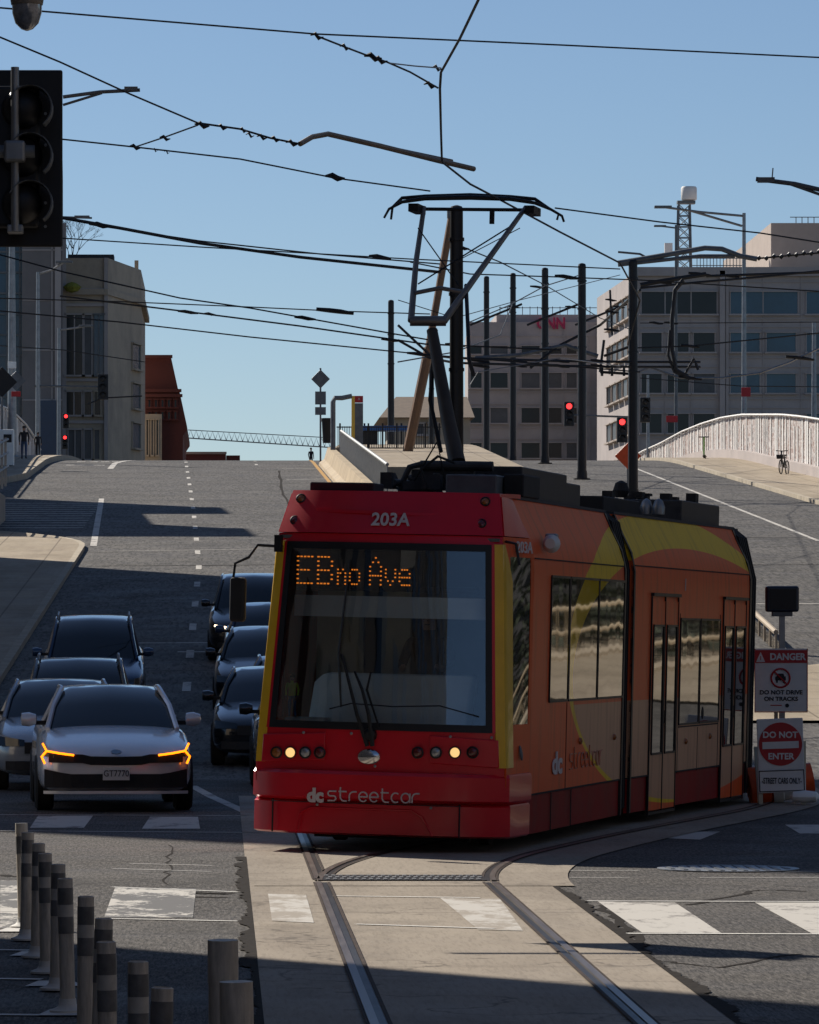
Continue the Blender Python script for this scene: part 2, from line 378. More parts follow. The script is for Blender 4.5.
def text_mesh(body, size, ext=.004, sx=1.0, bold=0.0, spacing=1.0):
    cu = bpy.data.curves.new('t', 'FONT'); cu.body = body; cu.size = size; cu.extrude = ext; cu.align_x = 'CENTER'; cu.align_y = 'CENTER'; cu.offset = bold; cu.space_character = spacing
    cu.resolution_u = 3
    ob = bpy.data.objects.new('t', cu); COL.objects.link(ob)
    dg = bpy.context.evaluated_depsgraph_get(); me = bpy.data.meshes.new_from_object(ob.evaluated_get(dg))
    vs = [Vector((v.co.x * sx, v.co.y, v.co.z)) for v in me.vertices]; fs = [tuple(p.vertices) for p in me.polygons]
    bpy.data.objects.remove(ob); bpy.data.curves.remove(cu); bpy.data.meshes.remove(me)
    return vs, fs
def text(name, body, size, m, origin, right, up, parent=None, ext=.004, sx=1.0, bold=0.0, spacing=1.0):
    right = Vector(right).normalized(); up = Vector(up).normalized(); nrm = right.cross(up)
    t = Matrix((( right.x, up.x, nrm.x, origin[0]), (right.y, up.y, nrm.y, origin[1]), (right.z, up.z, nrm.z, origin[2]), (0, 0, 0, 1)))
    vs, fs = text_mesh(body, size, ext, sx, bold, spacing)
    return MB().add(vs, fs, t).build(name, m, parent, fix=False)
def structure(o): o['kind'] = 'structure'; return o

# ------------------------------------------------------------------ ground, roads
def strip(name, m, xa, xb, y0, y1, dz, step=2.0, nx=1, kind='structure'):
    xa_ = xa if callable(xa) else (lambda y: xa); xb_ = xb if callable(xb) else (lambda y: xb)
    n = max(1, int((y1 - y0) / step)); mb = MB(); vs = []; fs = []
    for i in range(n + 1):
        y = y0 + (y1 - y0) * i / n
        for k in range(nx + 1):
            vs.append((xa_(y) + (xb_(y) - xa_(y)) * k / nx, y, gz(y) + dz))
    for i in range(n):
        for k in range(nx):
            a = i * (nx + 1) + k; fs.append((a, a + 1, a + nx + 2, a + nx + 1))
    mb.add(vs, fs); o = mb.build(name, m, fix=False)
    if kind: o['kind'] = kind
    return o
ys = [-400, 0, 40, 72] + list(range(74, 94, 2)) + [120, 160, 200, 240, 262] + list(range(264, 324, 4)) + [400, 480, 700, 1200, 2500, 3990]
mb = MB(); xs = [-2500, -300, -60, -30, 30, 60, 300, 2500]
vs = [(x, y, gz(y) - .03) for y in ys for x in xs]
fs = [(j * 8 + i, j * 8 + i + 1, (j + 1) * 8 + i + 1, (j + 1) * 8 + i) for j in range(len(ys) - 1) for i in range(7)]
structure(mb.add(vs, fs).build('ground', M['earth'], fix=False))
structure(MB().grid(lambda u, v: (-60 + 120 * u, -30 + 102 * v, 0), 4, 4).build('road', M['asphalt'], fix=False))
strip('hill_road', M['asphalt_hill'], -11, 24.2, 72, 420, .0, 2.0, 2)

# curved track: centre line of the turning branch
TH1, TH2 = R(13.6), R(15.4)
def branch(t):
    """centre line (x,y) with heading, t = arc metres from Y=26 on; straight, then bends right, then back"""
    pts = []; x, y, h = 1.5, -6.0, 0.0; s = 0
    while s < t:
        yy = y
        if yy < 40.5: k = 0
        elif yy < 47: k = R(13.0) / 6.6
        elif yy < 54: k = R(2.6) / 7
        elif yy < 57.5: k = 0
        elif yy < 66: k = -R(12) / 8.5
        else: k = 0 if h <= 0.01 else -R(.4)
        h += k * .25; x += math.sin(h) * .25; y += math.cos(h) * .25; s += .25
    return x, y, h
_br = []; _x, _y, _h = 1.5, -6.0, 0.0
while _y < 130:
    _br.append((_x, _y, _h))
    if _y < 40.5: k = 0
    elif _y < 47: k = R(13.0) / 6.6
    elif _y < 54: k = R(2.6) / 7
    elif _y < 57.5: k = 0
    elif _y < 66: k = -R(12) / 8.5
    else: k = 0 if _h <= 0.01 else -R(.4)
    _h += k * .25; _x += math.sin(_h) * .25; _y += math.cos(_h) * .25
def ribbon(mb, path, o0, o1, dz):
    vs = []; fs = []
    for (x, y, h) in path:
        c, s_ = math.cos(h), math.sin(h)
        vs.append((x + c * o0, y - s_ * o0, gz(y) + dz)); vs.append((x + c * o1, y - s_ * o1, gz(y) + dz))
    for i in range(len(path) - 1): fs.append((2 * i, 2 * i + 1, 2 * i + 3, 2 * i + 2))
    return mb.add(vs, fs)
straight = [(1.5, -6 + i * .5, 0) for i in range(0, 141)]
mb = MB(); ribbon(mb, straight, -1.3, 1.18, .006); structure(mb.build('track_slab', M['slab'], fix=False))
cur = [p for p in _br if p[1] > 40.4]
mb = MB(); ribbon(mb, cur, -1.25, 1.35, .010); structure(mb.build('track_slab', M['slab'], fix=False))
random.seed(21)
for X0, dr in ((.2, -1), (2.68, 1)):
    w_ = .08; y = 14.0
    vs = []; fs = []
    while y < 46:
        w_ = max(.02, min(.10, w_ + random.uniform(-.03, .03))); w = w_ + random.uniform(-.012, .012); vs += [(X0 - .015, y, .0085), (X0 + dr * w, y, .0085)] if dr > 0 else [(X0 - w, y, .0085), (X0 + .015, y, .0085)]; y += random.uniform(.04, .12)
    for i in range(len(vs) // 2 - 1): fs.append((2 * i, 2 * i + 1, 2 * i + 3, 2 * i + 2))
    if X0 < 1: structure(MB().add(vs, fs).build('slab_seam', M['seam'], fix=False))
    else: structure(MB().add([v for v in vs if v[1] < 41], [f for f in fs if max(f) < len([v for v in vs if v[1] < 41])]).build('slab_seam', M['seam'], fix=False))
def rails(path, which, label):
    for o in which:
        root = MB(); ribbon(root, path, o - .024, o + .024, .021); r = root.build('rail', M['rail'], fix=False); structure(r)
        g = MB(); ribbon(g, path, (o + .024 if o < 0 else o - .07), (o + .07 if o < 0 else o - .024), .0135)
        ribbon(g, path, o - .115 if o < 0 else o - .17, o - .035 if o < 0 else o - .09, .0165) if False else None
        b = g.build('rail_groove', M['black'], fix=False); structure(b)
        e = MB(); ribbon(e, path, o - (.045 if o < 0 else .095), o - (.025 if o < 0 else .071), .017); ribbon(e, path, o + .025 if o > 0 else o + .071, o + (.045 if o > 0 else .095), .017)
        structure(e.build('rail_edge', M['rust'], fix=False))
rails([p for p in straight if p[1] < 41.2] , (-.7175, .7175), '')
cc = [p for p in _br if p[1] > 41.0]
rails(cc, (-.7175, .7175), '')
rails([p for p in straight if 41.0 < p[1]], (-.7175,), '')
# drain grate between the rails
t = MB()
for i in range(22):
    for j in range(3): t.box((.87 + i * .0595 + (.025 if j % 2 else 0), 41.45 + j * .3, .018), (.032, .17, .012))
gr = empty('drain_grate', (0, 0, 0), 0, 'narrow steel drain grate set across the concrete between the two rails', 'drain grate')
MB().box((1.5, 41.75, .0125), (1.36, .95, .012)).build('pit', M['black'], gr); t.build('grating', M['steel'], gr)
mh = empty('manhole_cover', (XA(728, 43.6), 43.6, 0), 0, 'flat oval manhole cover in the shaded asphalt right of the tracks', 'manhole cover')
MB().lathe([(.62, .004), (.62, .012), (.55, .012), (.55, .010)], 32).build('rim', M['steel'], mh)
t = MB()
for i in range(-5, 6): t.box((i * .1, 0, .014), (.04, 2 * math.sqrt(max(0, .3 - (i * .1) ** 2)), .006))
t.build('cover', M['greysteel'], mh)

# painted markings and, on the hill, painted-in sunlit stripes
def mark(pts, dz=.004, name='marking_or_lit_stripe', m=None, step=2.0):
    """pts: left and right edge lists of (x,y)"""
    L, Rr = pts; vs = []; fs = []
    for (a, b) in zip(L, Rr): vs.append((a[0], a[1], gz(a[1]) + dz)); vs.append((b[0], b[1], gz(b[1]) + dz))
    for i in range(len(L) - 1): fs.append((2 * i, 2 * i + 1, 2 * i + 3, 2 * i + 2))
    structure(MB().add(vs, fs).build(name, m or M['roadpaint'], fix=False))
def line(x0, y0, x1, y1, w=.12, dz=.006, m=None, name='marking_or_lit_stripe'):
    n = max(1, int(abs(y1 - y0) / 3)); d = Vector((x1 - x0, y1 - y0)).normalized(); nx, ny = -d.y * w / 2, d.x * w / 2
    L = []; Q = []
    for i in range(n + 1):
        t_ = i / n; x = x0 + (x1 - x0) * t_; y = y0 + (y1 - y0) * t_
        L.append((x + nx, y + ny)); Q.append((x - nx, y - ny))
    mark((L, Q), dz, m=m, name=name)
def G(px, py):
    """flat-ground point seen at a pixel"""
    Y = 10000.0 / (py - 640); return (XA(px, Y), Y)
def quad(p, dz=.004, m=None):
    q = [G(*a) for a in p]; mark(([q[0], q[3]], [q[1], q[2]]), dz, m=m)
DZS = .0095
for p in ([(104, 918), (193, 918), (196, 889), (115, 888)], [(0, 929), (18, 929), (20, 881), (0, 881)]): quad(p, m=M['paint_worn'])
quad([(272, 922), (314, 924), (306, 896), (268, 895)], DZS, M['paint_slab'])
quad([(478, 931), (523, 932), (500, 900), (440, 899)], DZS, M['paint_slab'])
quad([(642, 933), (722, 934), (675, 903), (598, 902)])
quad([(812, 934), (940, 934), (890, 903), (755, 903)])
for a, b in (((105, 919), (250, 922)), ((112, 887.5), (250, 893)), ((0, 893), (22, 893)), ((0, 912), (18, 912))):
    p, q = G(*a), G(*b); line(p[0], p[1], q[0], q[1], .07, m=M['bump_white'])
for a, b in (((318, 897), (480, 899)), ((356, 925.5), (495, 930))):
    p, q = G(*a), G(*b); line(p[0], p[1], q[0], q[1], .07, .0115, m=M['bump_white'])
for a, b in (((580, 901.5), (900, 902.5)), ((620, 934), (900, 935))):
    p, q = G(*a), G(*b); line(p[0], p[1], q[0], q[1], .09, m=M['bump_white'])
for a, b in (((112, 869), (210, 872)), ((130, 864), (212, 866)), ((560, 871), (640, 871)), ((570, 878), (630, 878)), ((700, 878), (819, 878)), ((690, 871), (819, 872))):
    p, q = G(*a), G(*b); line(p[0], p[1], q[0], q[1], .035, m=M['bump_white'])
# far crosswalk in the shade
for p in ([(30, 828), (84, 828), (93, 816), (38, 816)], [(142, 829), (200, 829), (198, 817), (150, 817)], [(800, 834), (860, 834), (850, 825), (785, 825)], [(655, 838), (700, 840), (720, 832), (690, 832)]): quad(p)
p, q = G(-30, 815), G(250, 816); line(p[0], p[1], q[0], q[1], .12)
p, q = G(-30, 831), G(262, 833); line(p[0], p[1], q[0], q[1], .10)
# hatch stripes under the posts
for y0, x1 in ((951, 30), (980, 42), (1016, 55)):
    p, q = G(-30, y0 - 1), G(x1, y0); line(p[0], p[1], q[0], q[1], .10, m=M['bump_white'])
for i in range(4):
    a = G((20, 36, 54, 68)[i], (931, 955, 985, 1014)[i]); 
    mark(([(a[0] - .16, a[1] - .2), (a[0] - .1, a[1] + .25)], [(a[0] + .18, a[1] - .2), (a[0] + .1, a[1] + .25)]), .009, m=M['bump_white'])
# curved solid line beside the sedan
pp = [G(*a) for a in ((192, 786), (212, 797), (232, 806), (250, 814), (268, 826))]
mark(([(a[0] - .07, a[1]) for a in pp], [(a[0] + .07, a[1]) for a in pp]))
line(-.9, 74, -.95, 92, .18)
def dx_(y): return -.72 if y < 150 else (-.72 - (y - 150) * .0095 if y < 200 else -1.2 - (y - 200) * .0115)
for i, y in enumerate(range(98, 300, 10)): line(dx_(y), y, dx_(y + 2.6), y + 2.6, .17)
for y in (262, 272): line(1.75, y, 1.75, y + 2.2, .15)
line(-4.25, 164, -5.1, 210, .22); 
for (y0, y1, x0, x1) in ((255, 266, -5.75, -5.75), (266, 274, -5.75, -5.4), (274, 281, -5.4, -5.0)): line(x0, y0, x1, y1, .3)
line(20.0, 168, 21.2, 262, .16)
line(-3.5, 113, 1.5, 113.3, .22); line(-1.0, 110, -.2, 110, .3)
line(-4, 160, 12, 165, .12); line(3, 255, 5, 255, .3); line(3, 237, 6, 238, .3)
for i in range(12): line(-12, 179 + i * 2.3, -5.0, 179 + i * 2.3, .35)  # sunlit stripes between slatted shadows, painted on as pale lines
for x in (-7.9, -7.2, -6.6, -6.0): line(x, 270.5, x + .45, 270.5, 1.3)
line(-8.2, 262, -6.2, 262, .8)
line(9.5, 129, 40, 131, .2); line(13.4, 148, 13.9, 160, .2)

# pavements and kerbs
def pave(name, poly_l, poly_r, y0, y1, h=.14, label=None, kerb_side=1, step=2):
    strip(name, M['pave'], poly_l, poly_r, y0, y1, h, step)
def kerb(fx, y0, y1, h=.14, w=.18, side=1):
    n = max(1, int((y1 - y0) / 2)); vs = []; fs = []
    for i in range(n + 1):
        y = y0 + (y1 - y0) * i / n; x = fx(y); z = gz(y)
        vs += [(x, y, z - .02), (x, y, z + h + .003), (x - side * w, y, z + h + .003), (x - side * w, y, z - .02)]
    for i in range(n):
        for k in range(3): fs.append((4 * i + k, 4 * i + k + 1, 4 * i + k + 5, 4 * i + k + 4))
    fs += [(0, 1, 2, 3), (4 * n, 4 * n + 3, 4 * n + 2, 4 * n + 1)]
    structure(MB().add(vs, fs).build('kerb', M['kerb']))
def kx(y):
    if y < 160: return -4.45
    return -4.45 - 4.6 * (1 - math.cos(min(1, (y - 160) / 15) * math.pi / 2)) ** 1.4 - max(0, (y - 175) * 3)
strip('pavement', M['pave'], lambda y: -13.8, lambda y: kx(y) - .18, 66, 177, .14, 1.0)
kerb(kx, 66, 177, side=1)
def kx2(y): return -9.3 - max(0, (238 - y) * .10) if y < 262 else -9.3 + (y - 262) * .02
strip('pavement', M['pave'], lambda y: -15, lambda y: kx2(y) - .25, 222, 330, .30, 2.0)
kerb(kx2, 222, 330, .30, .25)
def kx3(y): return 24.1 + max(0, (205 - y)) * .03
strip('pavement', M['pave'], lambda y: kx3(y) + .2, lambda y: 29, 60, 400, .16, 2.0)
kerb(kx3, 60, 400, .16, .22, side=-1)
strip('plaza', M['pave'], lambda y: 9.3 + max(0, (y - 101) * .75), lambda y: 60, 90, 128, .05, 1.0)

# ================================================================== streetcar
OX, OY = 1.42, 46.8
def fx(px, z, y=0.0):
    k = (px - VX) / F; return (k * (OY + .972 * y) - OX - .235 * y - .0236 * z) / (.972 + .235 * k)
def fz(py, x=0.0, y=0.0): return 2 - (py - HY) / F * (OY + .972 * y - .235 * x) + .0236 * x - .03
tram = empty('streetcar', (1.45, 46.8, 0), 0, 'red and orange streetcar with a yellow swoosh and raised pantograph, on the curved track', 'streetcar')
tram.rotation_mode = 'XYZ'
TW = Matrix.Translation((1.42, 46.8, 0.03)) @ Matrix.Rotation(-TH1, 4, 'Z') @ Matrix.Rotation(R(1.35), 4, 'Y')
tram.matrix_world = TW
I4 = Matrix.Identity(4)
T2 = Matrix.Translation((0, 7.05, 0)) @ Matrix.Rotation(-(TH2 - TH1), 4, 'Z')
T3 = T2 @ Matrix.Translation((0, 8.25, 0)) @ Matrix.Rotation(R(11.4), 4, 'Z')
def wz(z):
    return 1.20 - max(0, z - .8) * .055 if z < 2.95 else 1.082 - (z - 2.95) * .20
def rake(z):
    return 0.0 if z < 1.1 else ((z - 1.1) * .12 if z < 2.93 else .22 + (z - 2.93) * .55)
def fy(s, z): return rake(z) + .17 * abs(s) ** 2.6
def fpt(s, z, off=0.0):                # off: outwards (towards the viewer)
    return (s * wz(z), fy(s, z) - off, z)
def sidex(z):
    if z < 2.72: return 1.23
    if z < 3.1: return 1.23 - (z - 2.72) ** 2 * .9
    return 1.10 - (z - 3.1) * .45
YC = 1.25
def cpt(t, z, side=1, off=0.0):       # cab corner from the mask edge to the straight side
    x0, y0 = wz(z), fy(1, z); x1, y1 = sidex(z), YC + (0.0)
    k = t
    return (side * (x0 + (x1 - x0) * k + off * .95), y0 + (y1 - y0) * t - off * .3, z)
def rg(a, b): return lambda t: a + (b - a) * t
def front_patch(name, m, s0, s1, z0, z1, off=0, nu=16, nv=4, th=(0, .05, 0), parent=tram, smooth=True):
    return MB().slab(lambda u, v: fpt(s0 + (s1 - s0) * u, z0 + (z1 - z0) * v, off), nu, nv, th).build(name, m, parent, smooth=smooth)
def corner_patch(name, m, t0, t1, z0, z1, side, off=0, nu=8, nv=6, parent=tram):
    return MB().slab(lambda u, v: cpt(t0 + (t1 - t0) * u, z0 + (z1 - z0) * v, side, off), nu, nv, (-side * .04, .015, 0)).build(name, m, parent, smooth=True)
# front
front_patch('front_panel', M['red'], -.985, .985, .72, 1.125, 0, 24, 3)
front_patch('front_panel', M['red'], -1.0, 1.0, 2.885, 2.965, 0, 24, 1)
front_patch('fascia', M['red'], -1.0, 1.0, 2.972, 3.375, .03, 24, 5)
MB().slab(lambda u, v: (lambda s: (s * (.985 + .05 * v), fy(s, 3.375) - .025 + v * .9, 3.37 + .02 * math.sin(v * 1.5)))(-1 + 2 * u), 24, 4, (0, 0, -.04)).build('cab_roof', M['red'], tram, smooth=True)
for sd in (-1, 1):
    front_patch('mask_edge', M['red'], sd * .905, sd * .94, 1.125, 2.885, .012, 2, 8)
    # yellow pillar
    MB().slab(lambda u, v: ((lambda z: (cpt((u - .4) / .6 * .26 * min(1, (2.93 - z) / .35), z, sd, .012) if u > .4 else fpt(sd * (.93 + .07 * u / .4), z, .014)))(.80 + v * 2.09)), 10, 12, (-sd * .03, .03, 0)).build('yellow_pillar', M['yellow'], tram, smooth=True)
    corner_patch('cab_corner', M['livery'] if sd > 0 else M['red'], 0, 1, .62, 1.2, sd, 0)
    corner_patch('cab_corner', M['livery'] if sd > 0 else M['red'], 0, 1, 2.78, 2.965, sd, 0)
    corner_patch('cab_header', M['red'], 0, 1, 2.972, 3.345, sd, .012)
    corner_patch('cab_corner', M['livery'] if sd > 0 else M['red'], .90, 1, 1.2, 2.78, sd, 0)
    corner_patch('cab_corner', M['livery'] if sd > 0 else M['red'], .0, .22, 1.2, 2.78, sd, 0)
    wdw = corner_patch('cab_side_window', M['sideglass'] if sd > 0 else M['windscreen'], .22, .90, 1.2, 2.78, sd, -.004)
# windscreen with its black border
front_patch('windscreen', M['windscreen'], -.86, .86, 1.185, 2.83, .012, 20, 8, (0, .012, 0))
bd = MB()
bd.slab(lambda u, v: fpt(-.905 + 1.81 * u, 1.125 + .07 * v, .016), 16, 1, (0, .02, 0))
bd.slab(lambda u, v: fpt(-.905 + 1.81 * u, 2.82 + .065 * v, .016), 16, 1, (0, .02, 0))
for sd in (-1, 1): bd.slab(lambda u, v: fpt(sd * (.855 + .05 * u), 1.15 + 1.71 * v, .0165), 1, 8, (0, .02, 0))
bd.build('windscreen_surround', M['black'], tram, smooth=True)
# bumper and skirt
def bump_path(z, off):
    pts = []
    for i in range(33):
        s = -1 + i / 16
        pts.append((s * 1.23, -.02 + .30 * abs(s) ** 4 - off, z))
    return pts
def band(z0, z1, off, ext, m, name, bev=.03, x0=0, x1=33):
    path = [(-1.255 - off * .2, ext, 0)] + bump_path(0, off) + [(1.255 + off * .2, ext, 0)]
    n = len(path)
    prof = [(0, z0), (-bev, z0 + bev) if False else (0, z0 + .001), (0, z1 - bev), (bev, z1)]
    mbx = MB(); vs = []; fs = []
    for i, (x, y, _) in enumerate(path):
        for d, z in ((.06, z0), (.0, z0 + bev), (.0, z1 - bev), (.03, z1), (.30, z1 + .02), (.3, z0)):
            k = 1 - d * .8; vs.append((x * (1 - d * .35), y + d * (1 if abs(x) < 1.24 else 0), z))
    for i in range(n - 1):
        for j in range(6): fs.append((i * 6 + j, i * 6 + (j + 1) % 6, (i + 1) * 6 + (j + 1) % 6, (i + 1) * 6 + j))
    fs += [tuple(range(6)), tuple((n - 1) * 6 + j for j in range(5, -1, -1))]
    return mbx.add(vs, fs).build(name, m, tram, smooth=True)
band(.455, .735, .075, 1.15, M['red'], 'bumper')
band(.135, .45, .01, 1.15, M['red'], 'front_skirt', .02)
t = MB()
for x in (-1.0, .80): t.box((x, -.036 + .24 * abs(x / 1.23) ** 5, .30), (.012, .02, .31))
t.box((-.1, -.034, .437), (1.8, .012, .008)); t.build('skirt_joint', M['blackmatt'], tram)
# a raised arch moulded in the skirt
pts = [(-.75, -.035, .15), (-.72, -.035, .33), (-.62, -.037, .385), (.35, -.037, .385), (.45, -.036, .33), (.55, -.03, .15)]
MB().tube(pts, .010, 6).build('skirt_moulding', M['red'], tram, smooth=True)
# fascia crease
MB().slab(lambda u, v: ((-.72 + 1.35 * u), fy(-.72 + 1.35 * u, 3.17 + .02 * v) - .035 - .018 * math.sin(math.pi * u), 3.17 + .03 * v - .03 * u), 16, 2, (0, .03, 0)).build('fascia_crease', M['red'], tram, smooth=True)
nfr = (1, 0, 0)
def on_front(s, z, off): return Vector(fpt(s, z, off))
text('number', '203A', .185, M['dim_white'], on_front(fx(391.5, 3.1, .3) / wz(3.1), 3.10, .052), nfr, (0, .48, 1), tram, .004, .92, .004)
def lamp(name, s, z, r, lens, y=None, rim=True, parent=tram, tilt=0):
    p = on_front(s, z, .0) if y is None else Vector((s, y, z))
    t = Matrix.Translation(p) @ Matrix.Rotation(R(90) - tilt, 4, 'X')
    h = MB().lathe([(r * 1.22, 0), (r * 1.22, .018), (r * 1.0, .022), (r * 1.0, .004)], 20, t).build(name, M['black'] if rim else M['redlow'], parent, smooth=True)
    MB().lathe([(r * .97, .004), (r * .93, .015), (r * .6, .024), (.01, .028)], 20, t).build('lens', lens, h, smooth=True)
    return h
for s, z, mm in ((-.90, 3.29, 'lens_amber'), (-.93, 3.08, 'lens_red'), (.88, 3.29, 'lens_amber'), (.87, 3.08, 'lens_red')):
    lamp('marker_light', s, z, .04, M[mm], fy(s, z) - .03, tilt=.5)
zl = .955
for px, mm in ((276, 'lens_amber'), (290.5, 'headlit'), (306, 'lens_clear'), (321, 'lens_red'), (419, 'lens_red'), (437, 'lens_clear'), (455.5, 'headlit'), (472.5, 'lens_red')):
    s = fx(px, zl, .03)
    zl = fz(752.5, s) + .0
    lamp('headlight', s, zl, .047, M[mm], fy(s / wz(zl), zl) - .036)
for sd in (-1, 1):    # moulded light pods
    MB().slab(lambda u, v: fpt(sd * (.42 + .53 * u) , .80 + .26 * v + (.03 * (1 - u)), .022), 8, 2, (0, .03, 0)).build('light_pod', M['red'], tram, smooth=True, bevel=.008)
em = MB().lathe([(.105, 0), (.105, .02), (.085, .03), (.01, .034)], 24, Matrix.Translation((fx(369.5, .93), -.005, fz(757))) @ Matrix.Rotation(R(90), 4, 'X') @ Matrix.Diagonal((1, .68, 1, 1))).build('emblem', M['chrome'], tram, smooth=True)
t = MB()
for px, z in ((295, 1.085), (445, 1.085), (485, 1.085), (345, 1.09), (370, .79), (312, .415), (428, .415)):
    s = (px - 371) / 106.8 / 1.19; t.lathe([(.014, 0), (.014, .006), (.004, .009)], 8, Matrix.Translation((s * 1.19, fy(s, z) - .028 if z > .5 else -.036, z)) @ Matrix.Rotation(R(90), 4, 'X'))
t.build('bolt', M['steel'], tram)
text('name_dc', 'dc', .175, M['dim_white'], (fx(315.5, .6, -.1), -.102, fz(796, -.4)), nfr, (0, 0, 1), tram, .004, .95, .009)
# thin rounded lettering built from strokes
def stroke_letters(word, h, w):
    A = lambda cx, cz, r, a0, a1, n=10: [(cx + r * math.cos(R(a0 + (a1 - a0) * i / n)), cz + r * math.sin(R(a0 + (a1 - a0) * i / n))) for i in range(n + 1)]
    r = h / 2; out = []; x = 0
    for ch in word:
        c = x + r
        if ch == 's': out.append([(x + 2 * r, h)] + A(x + r * .55, h * .75, h * .25, 90, 270) + [(x + r * 1.4, h / 2)] + A(x + r * 1.4, h * .25, h * .25, 90, -90) + [(x, 0)]); adv = 2 * r
        elif ch == 't': out += [[(x + r * .4, h * 1.45), (x + r * .4, r)] + A(x + r * 1.3, r * .9, r * .9, 180, 270) + [(x + 2 * r, 0)], [(x, h), (x + r * 1.9, h)]]; adv = 2 * r
        elif ch == 'r': out.append([(x, 0), (x, r)] + A(c, r, r, 180, 90) + [(x + r * 1.7, h)]); adv = 1.7 * r
        elif ch == 'e': out.append([(x + .1 * r, r), (x + 2 * r, r)] + A(c, r, r, 0, 320, 16)); adv = 2 * r
        elif ch == 'c': out.append(A(c, r, r, 50, 310, 14)); adv = 1.8 * r
        elif ch == 'a': out += [A(c, r, r, 0, 360, 16), [(x + 2 * r, h), (x + 2 * r, 0)]]; adv = 2 * r
        x += adv + r * .55
    return out, x
st, tw = stroke_letters('streetcar', .088, .01)
t = MB()
for s_ in st:
    t.tube([(fx(328, .6, -.1) + x * (fx(422, .6, -.1) - fx(328, .6, -.1)) / tw, -.099, fz(801.5, 0) + z) for x, z in s_], .0078, 5)
t.build('name_streetcar', M['dim_white'], tram)
# wipers
wp = MB()
def F2(px, py, off=.03):
    z = fz(py, 0, .1); s = fx(px, z, rake(z) + .02) / wz(z); return fpt(s, z, off)
wp.tube([F2(369, 746, .05), F2(359, 715, .07), F2(350, 680, .06), F2(343, 655, .04)], [.024, .020, .016, .012], 6)
wp.tube([F2(374, 746, .05), F2(371, 715, .08), F2(364, 690, .06), F2(356, 672, .04)], [.024, .020, .016, .012], 6)
w1 = wp.build('wiper_arm', M['black'], tram)
MB().tube([F2(342, 708, .03), F2(340, 655, .035), F2(351, 560, .03)], [.010, .015, .008], 5).build('wiper_blade', M['black'], w1)
MB().tube([F2(372, 672, .03), F2(368, 690, .035), F2(380, 727, .03)], [.009, .013, .009], 5).build('wiper_blade', M['black'], w1)
MB().tube([F2(330, 710, .02), F2(352, 704, .022), F2(395, 706, .02), F2(440, 704, .02), F2(478, 714, .02)], .0065, 5).build('wiper_link', M['black'], w1)
MB().lathe([(.07, 0), (.06, .05), (.03, .07)], 12, Matrix.Translation((fx(370, 1.08), .0, 1.08)) @ Matrix.Rotation(R(90), 4, 'X')).build('wiper_pivot', M['black'], w1)
# mirrors
mi = MB().tube([(-1.02, .30, 2.83), (-1.25, .25, 2.84), (-1.30, .1, 2.72), (-1.42, .06, 2.66), (-1.44, .05, 2.45)], .014, 6)
mi.box((-1.06, .30, 2.86), (.07, .07, .16)); mi = mi.build('mirror_arm', M['black'], tram)
MB().box((-1.385, .06, 2.32), (.15, .10, .42)).build('mirror_housing', M['blackmatt'], mi, bevel=.03)
MB().tube([(1.10, .42, 2.92), (1.22, .30, 2.90), (1.26, .28, 2.7)], .014, 6).build('mirror_arm', M['black'], tram)
# cab inside
cab = MB(); cab.box((0, 2.6, 1.9), (2.1, .06, 2.0)); cab.box((0, 1.45, .98), (2.2, 2.3, .05)); cab.box((0, 1.5, 2.93), (2.1, 2.3, .03))
cab.box((1.12, 1.8, 1.9), (.03, 1.6, 1.9))
cab.build('cab_lining', M['cabdark'], tram)
t = MB(); t.box((-.72, 1.6, 1.95), (.46, .05, 1.6)); t.box((-.2, 1.75, 2.0), (.28, .05, 1.5)); t.build('cab_panel', M['cabbeige'], tram)
MB().slab(lambda u, v: (fx(304, 1.5, .6) + 1.55 * u, .45 + .25 * (2 * u - 1) ** 2 + .34 * v, 1.13 + .52 * v - .10 * max(0, (.12 - u) / .12) ** 2), 16, 4, (0, .3, -.02)).build('console', M['cabwhite'], tram, smooth=True, bevel=.02)
MB().slab(lambda u, v: (-.93 + 1.86 * u, .27 + .2 * abs(2 * u - 1) ** 2.4 * .9 + .02, 2.18 + .20 * v), 16, 1, (0, .01, 0)).build('sun_visor', M['cabwhite'], tram)
MB().box((-.78, .5, 1.17), (.4, .3, .1)).build('dashboard', M['cabwhite'], tram, bevel=.02)
MB().box((0, .33, 2.45), (1.75, .03, .05)).build('sign_case', M['black'], tram)
sgn = MB().box((-.28, .36, 2.64), (1.2, .03, .34)).build('destination_display', M['black'], tram)
FONT = {'E': ["#####", "#....", "#....", "####.", "#....", "#....", "#####"], 'B': ["####.", "#...#", "#...#", "####.", "#...#", "#...#", "####."],
        'n': ["....", "....", "#.#.", "##.#", "#..#", "#..#", "#..#"], 'o': [".....", ".....", ".###.", "#...#", "#...#", "#...#", ".###."],
        'A': ["..#..", ".#.#.", "#...#", "#...#", "#####", "#...#", "#...#"], 'v': [".....", ".....", "#...#", "#...#", "#...#", ".#.#.", "..#.."],
        'e': [".....", ".....", ".###.", "#...#", "#####", "#....", ".####"], ' ': [".."] * 7}
t = MB(); x = fx(298, 2.6, .34)
for ch, dx, dz_ in (('E', .034, .042), ('B', .033, .042), ('n', .024, .034), ('o', .023, .034), (' ', .022, .03), ('A', .026, .042), ('v', .023, .036), ('e', .024, .036)):
    g = FONT[ch]; cw = len(g[0])
    for j, row in enumerate(g):
        for i, c_ in enumerate(row):
            if c_ == '#': t.box((x + i * dx, .338, 2.49 + (6 - j) * dz_), (dx * .62, .006, .013))
    x += (cw + .8) * dx
t.build('led_text', M['led'], sgn)
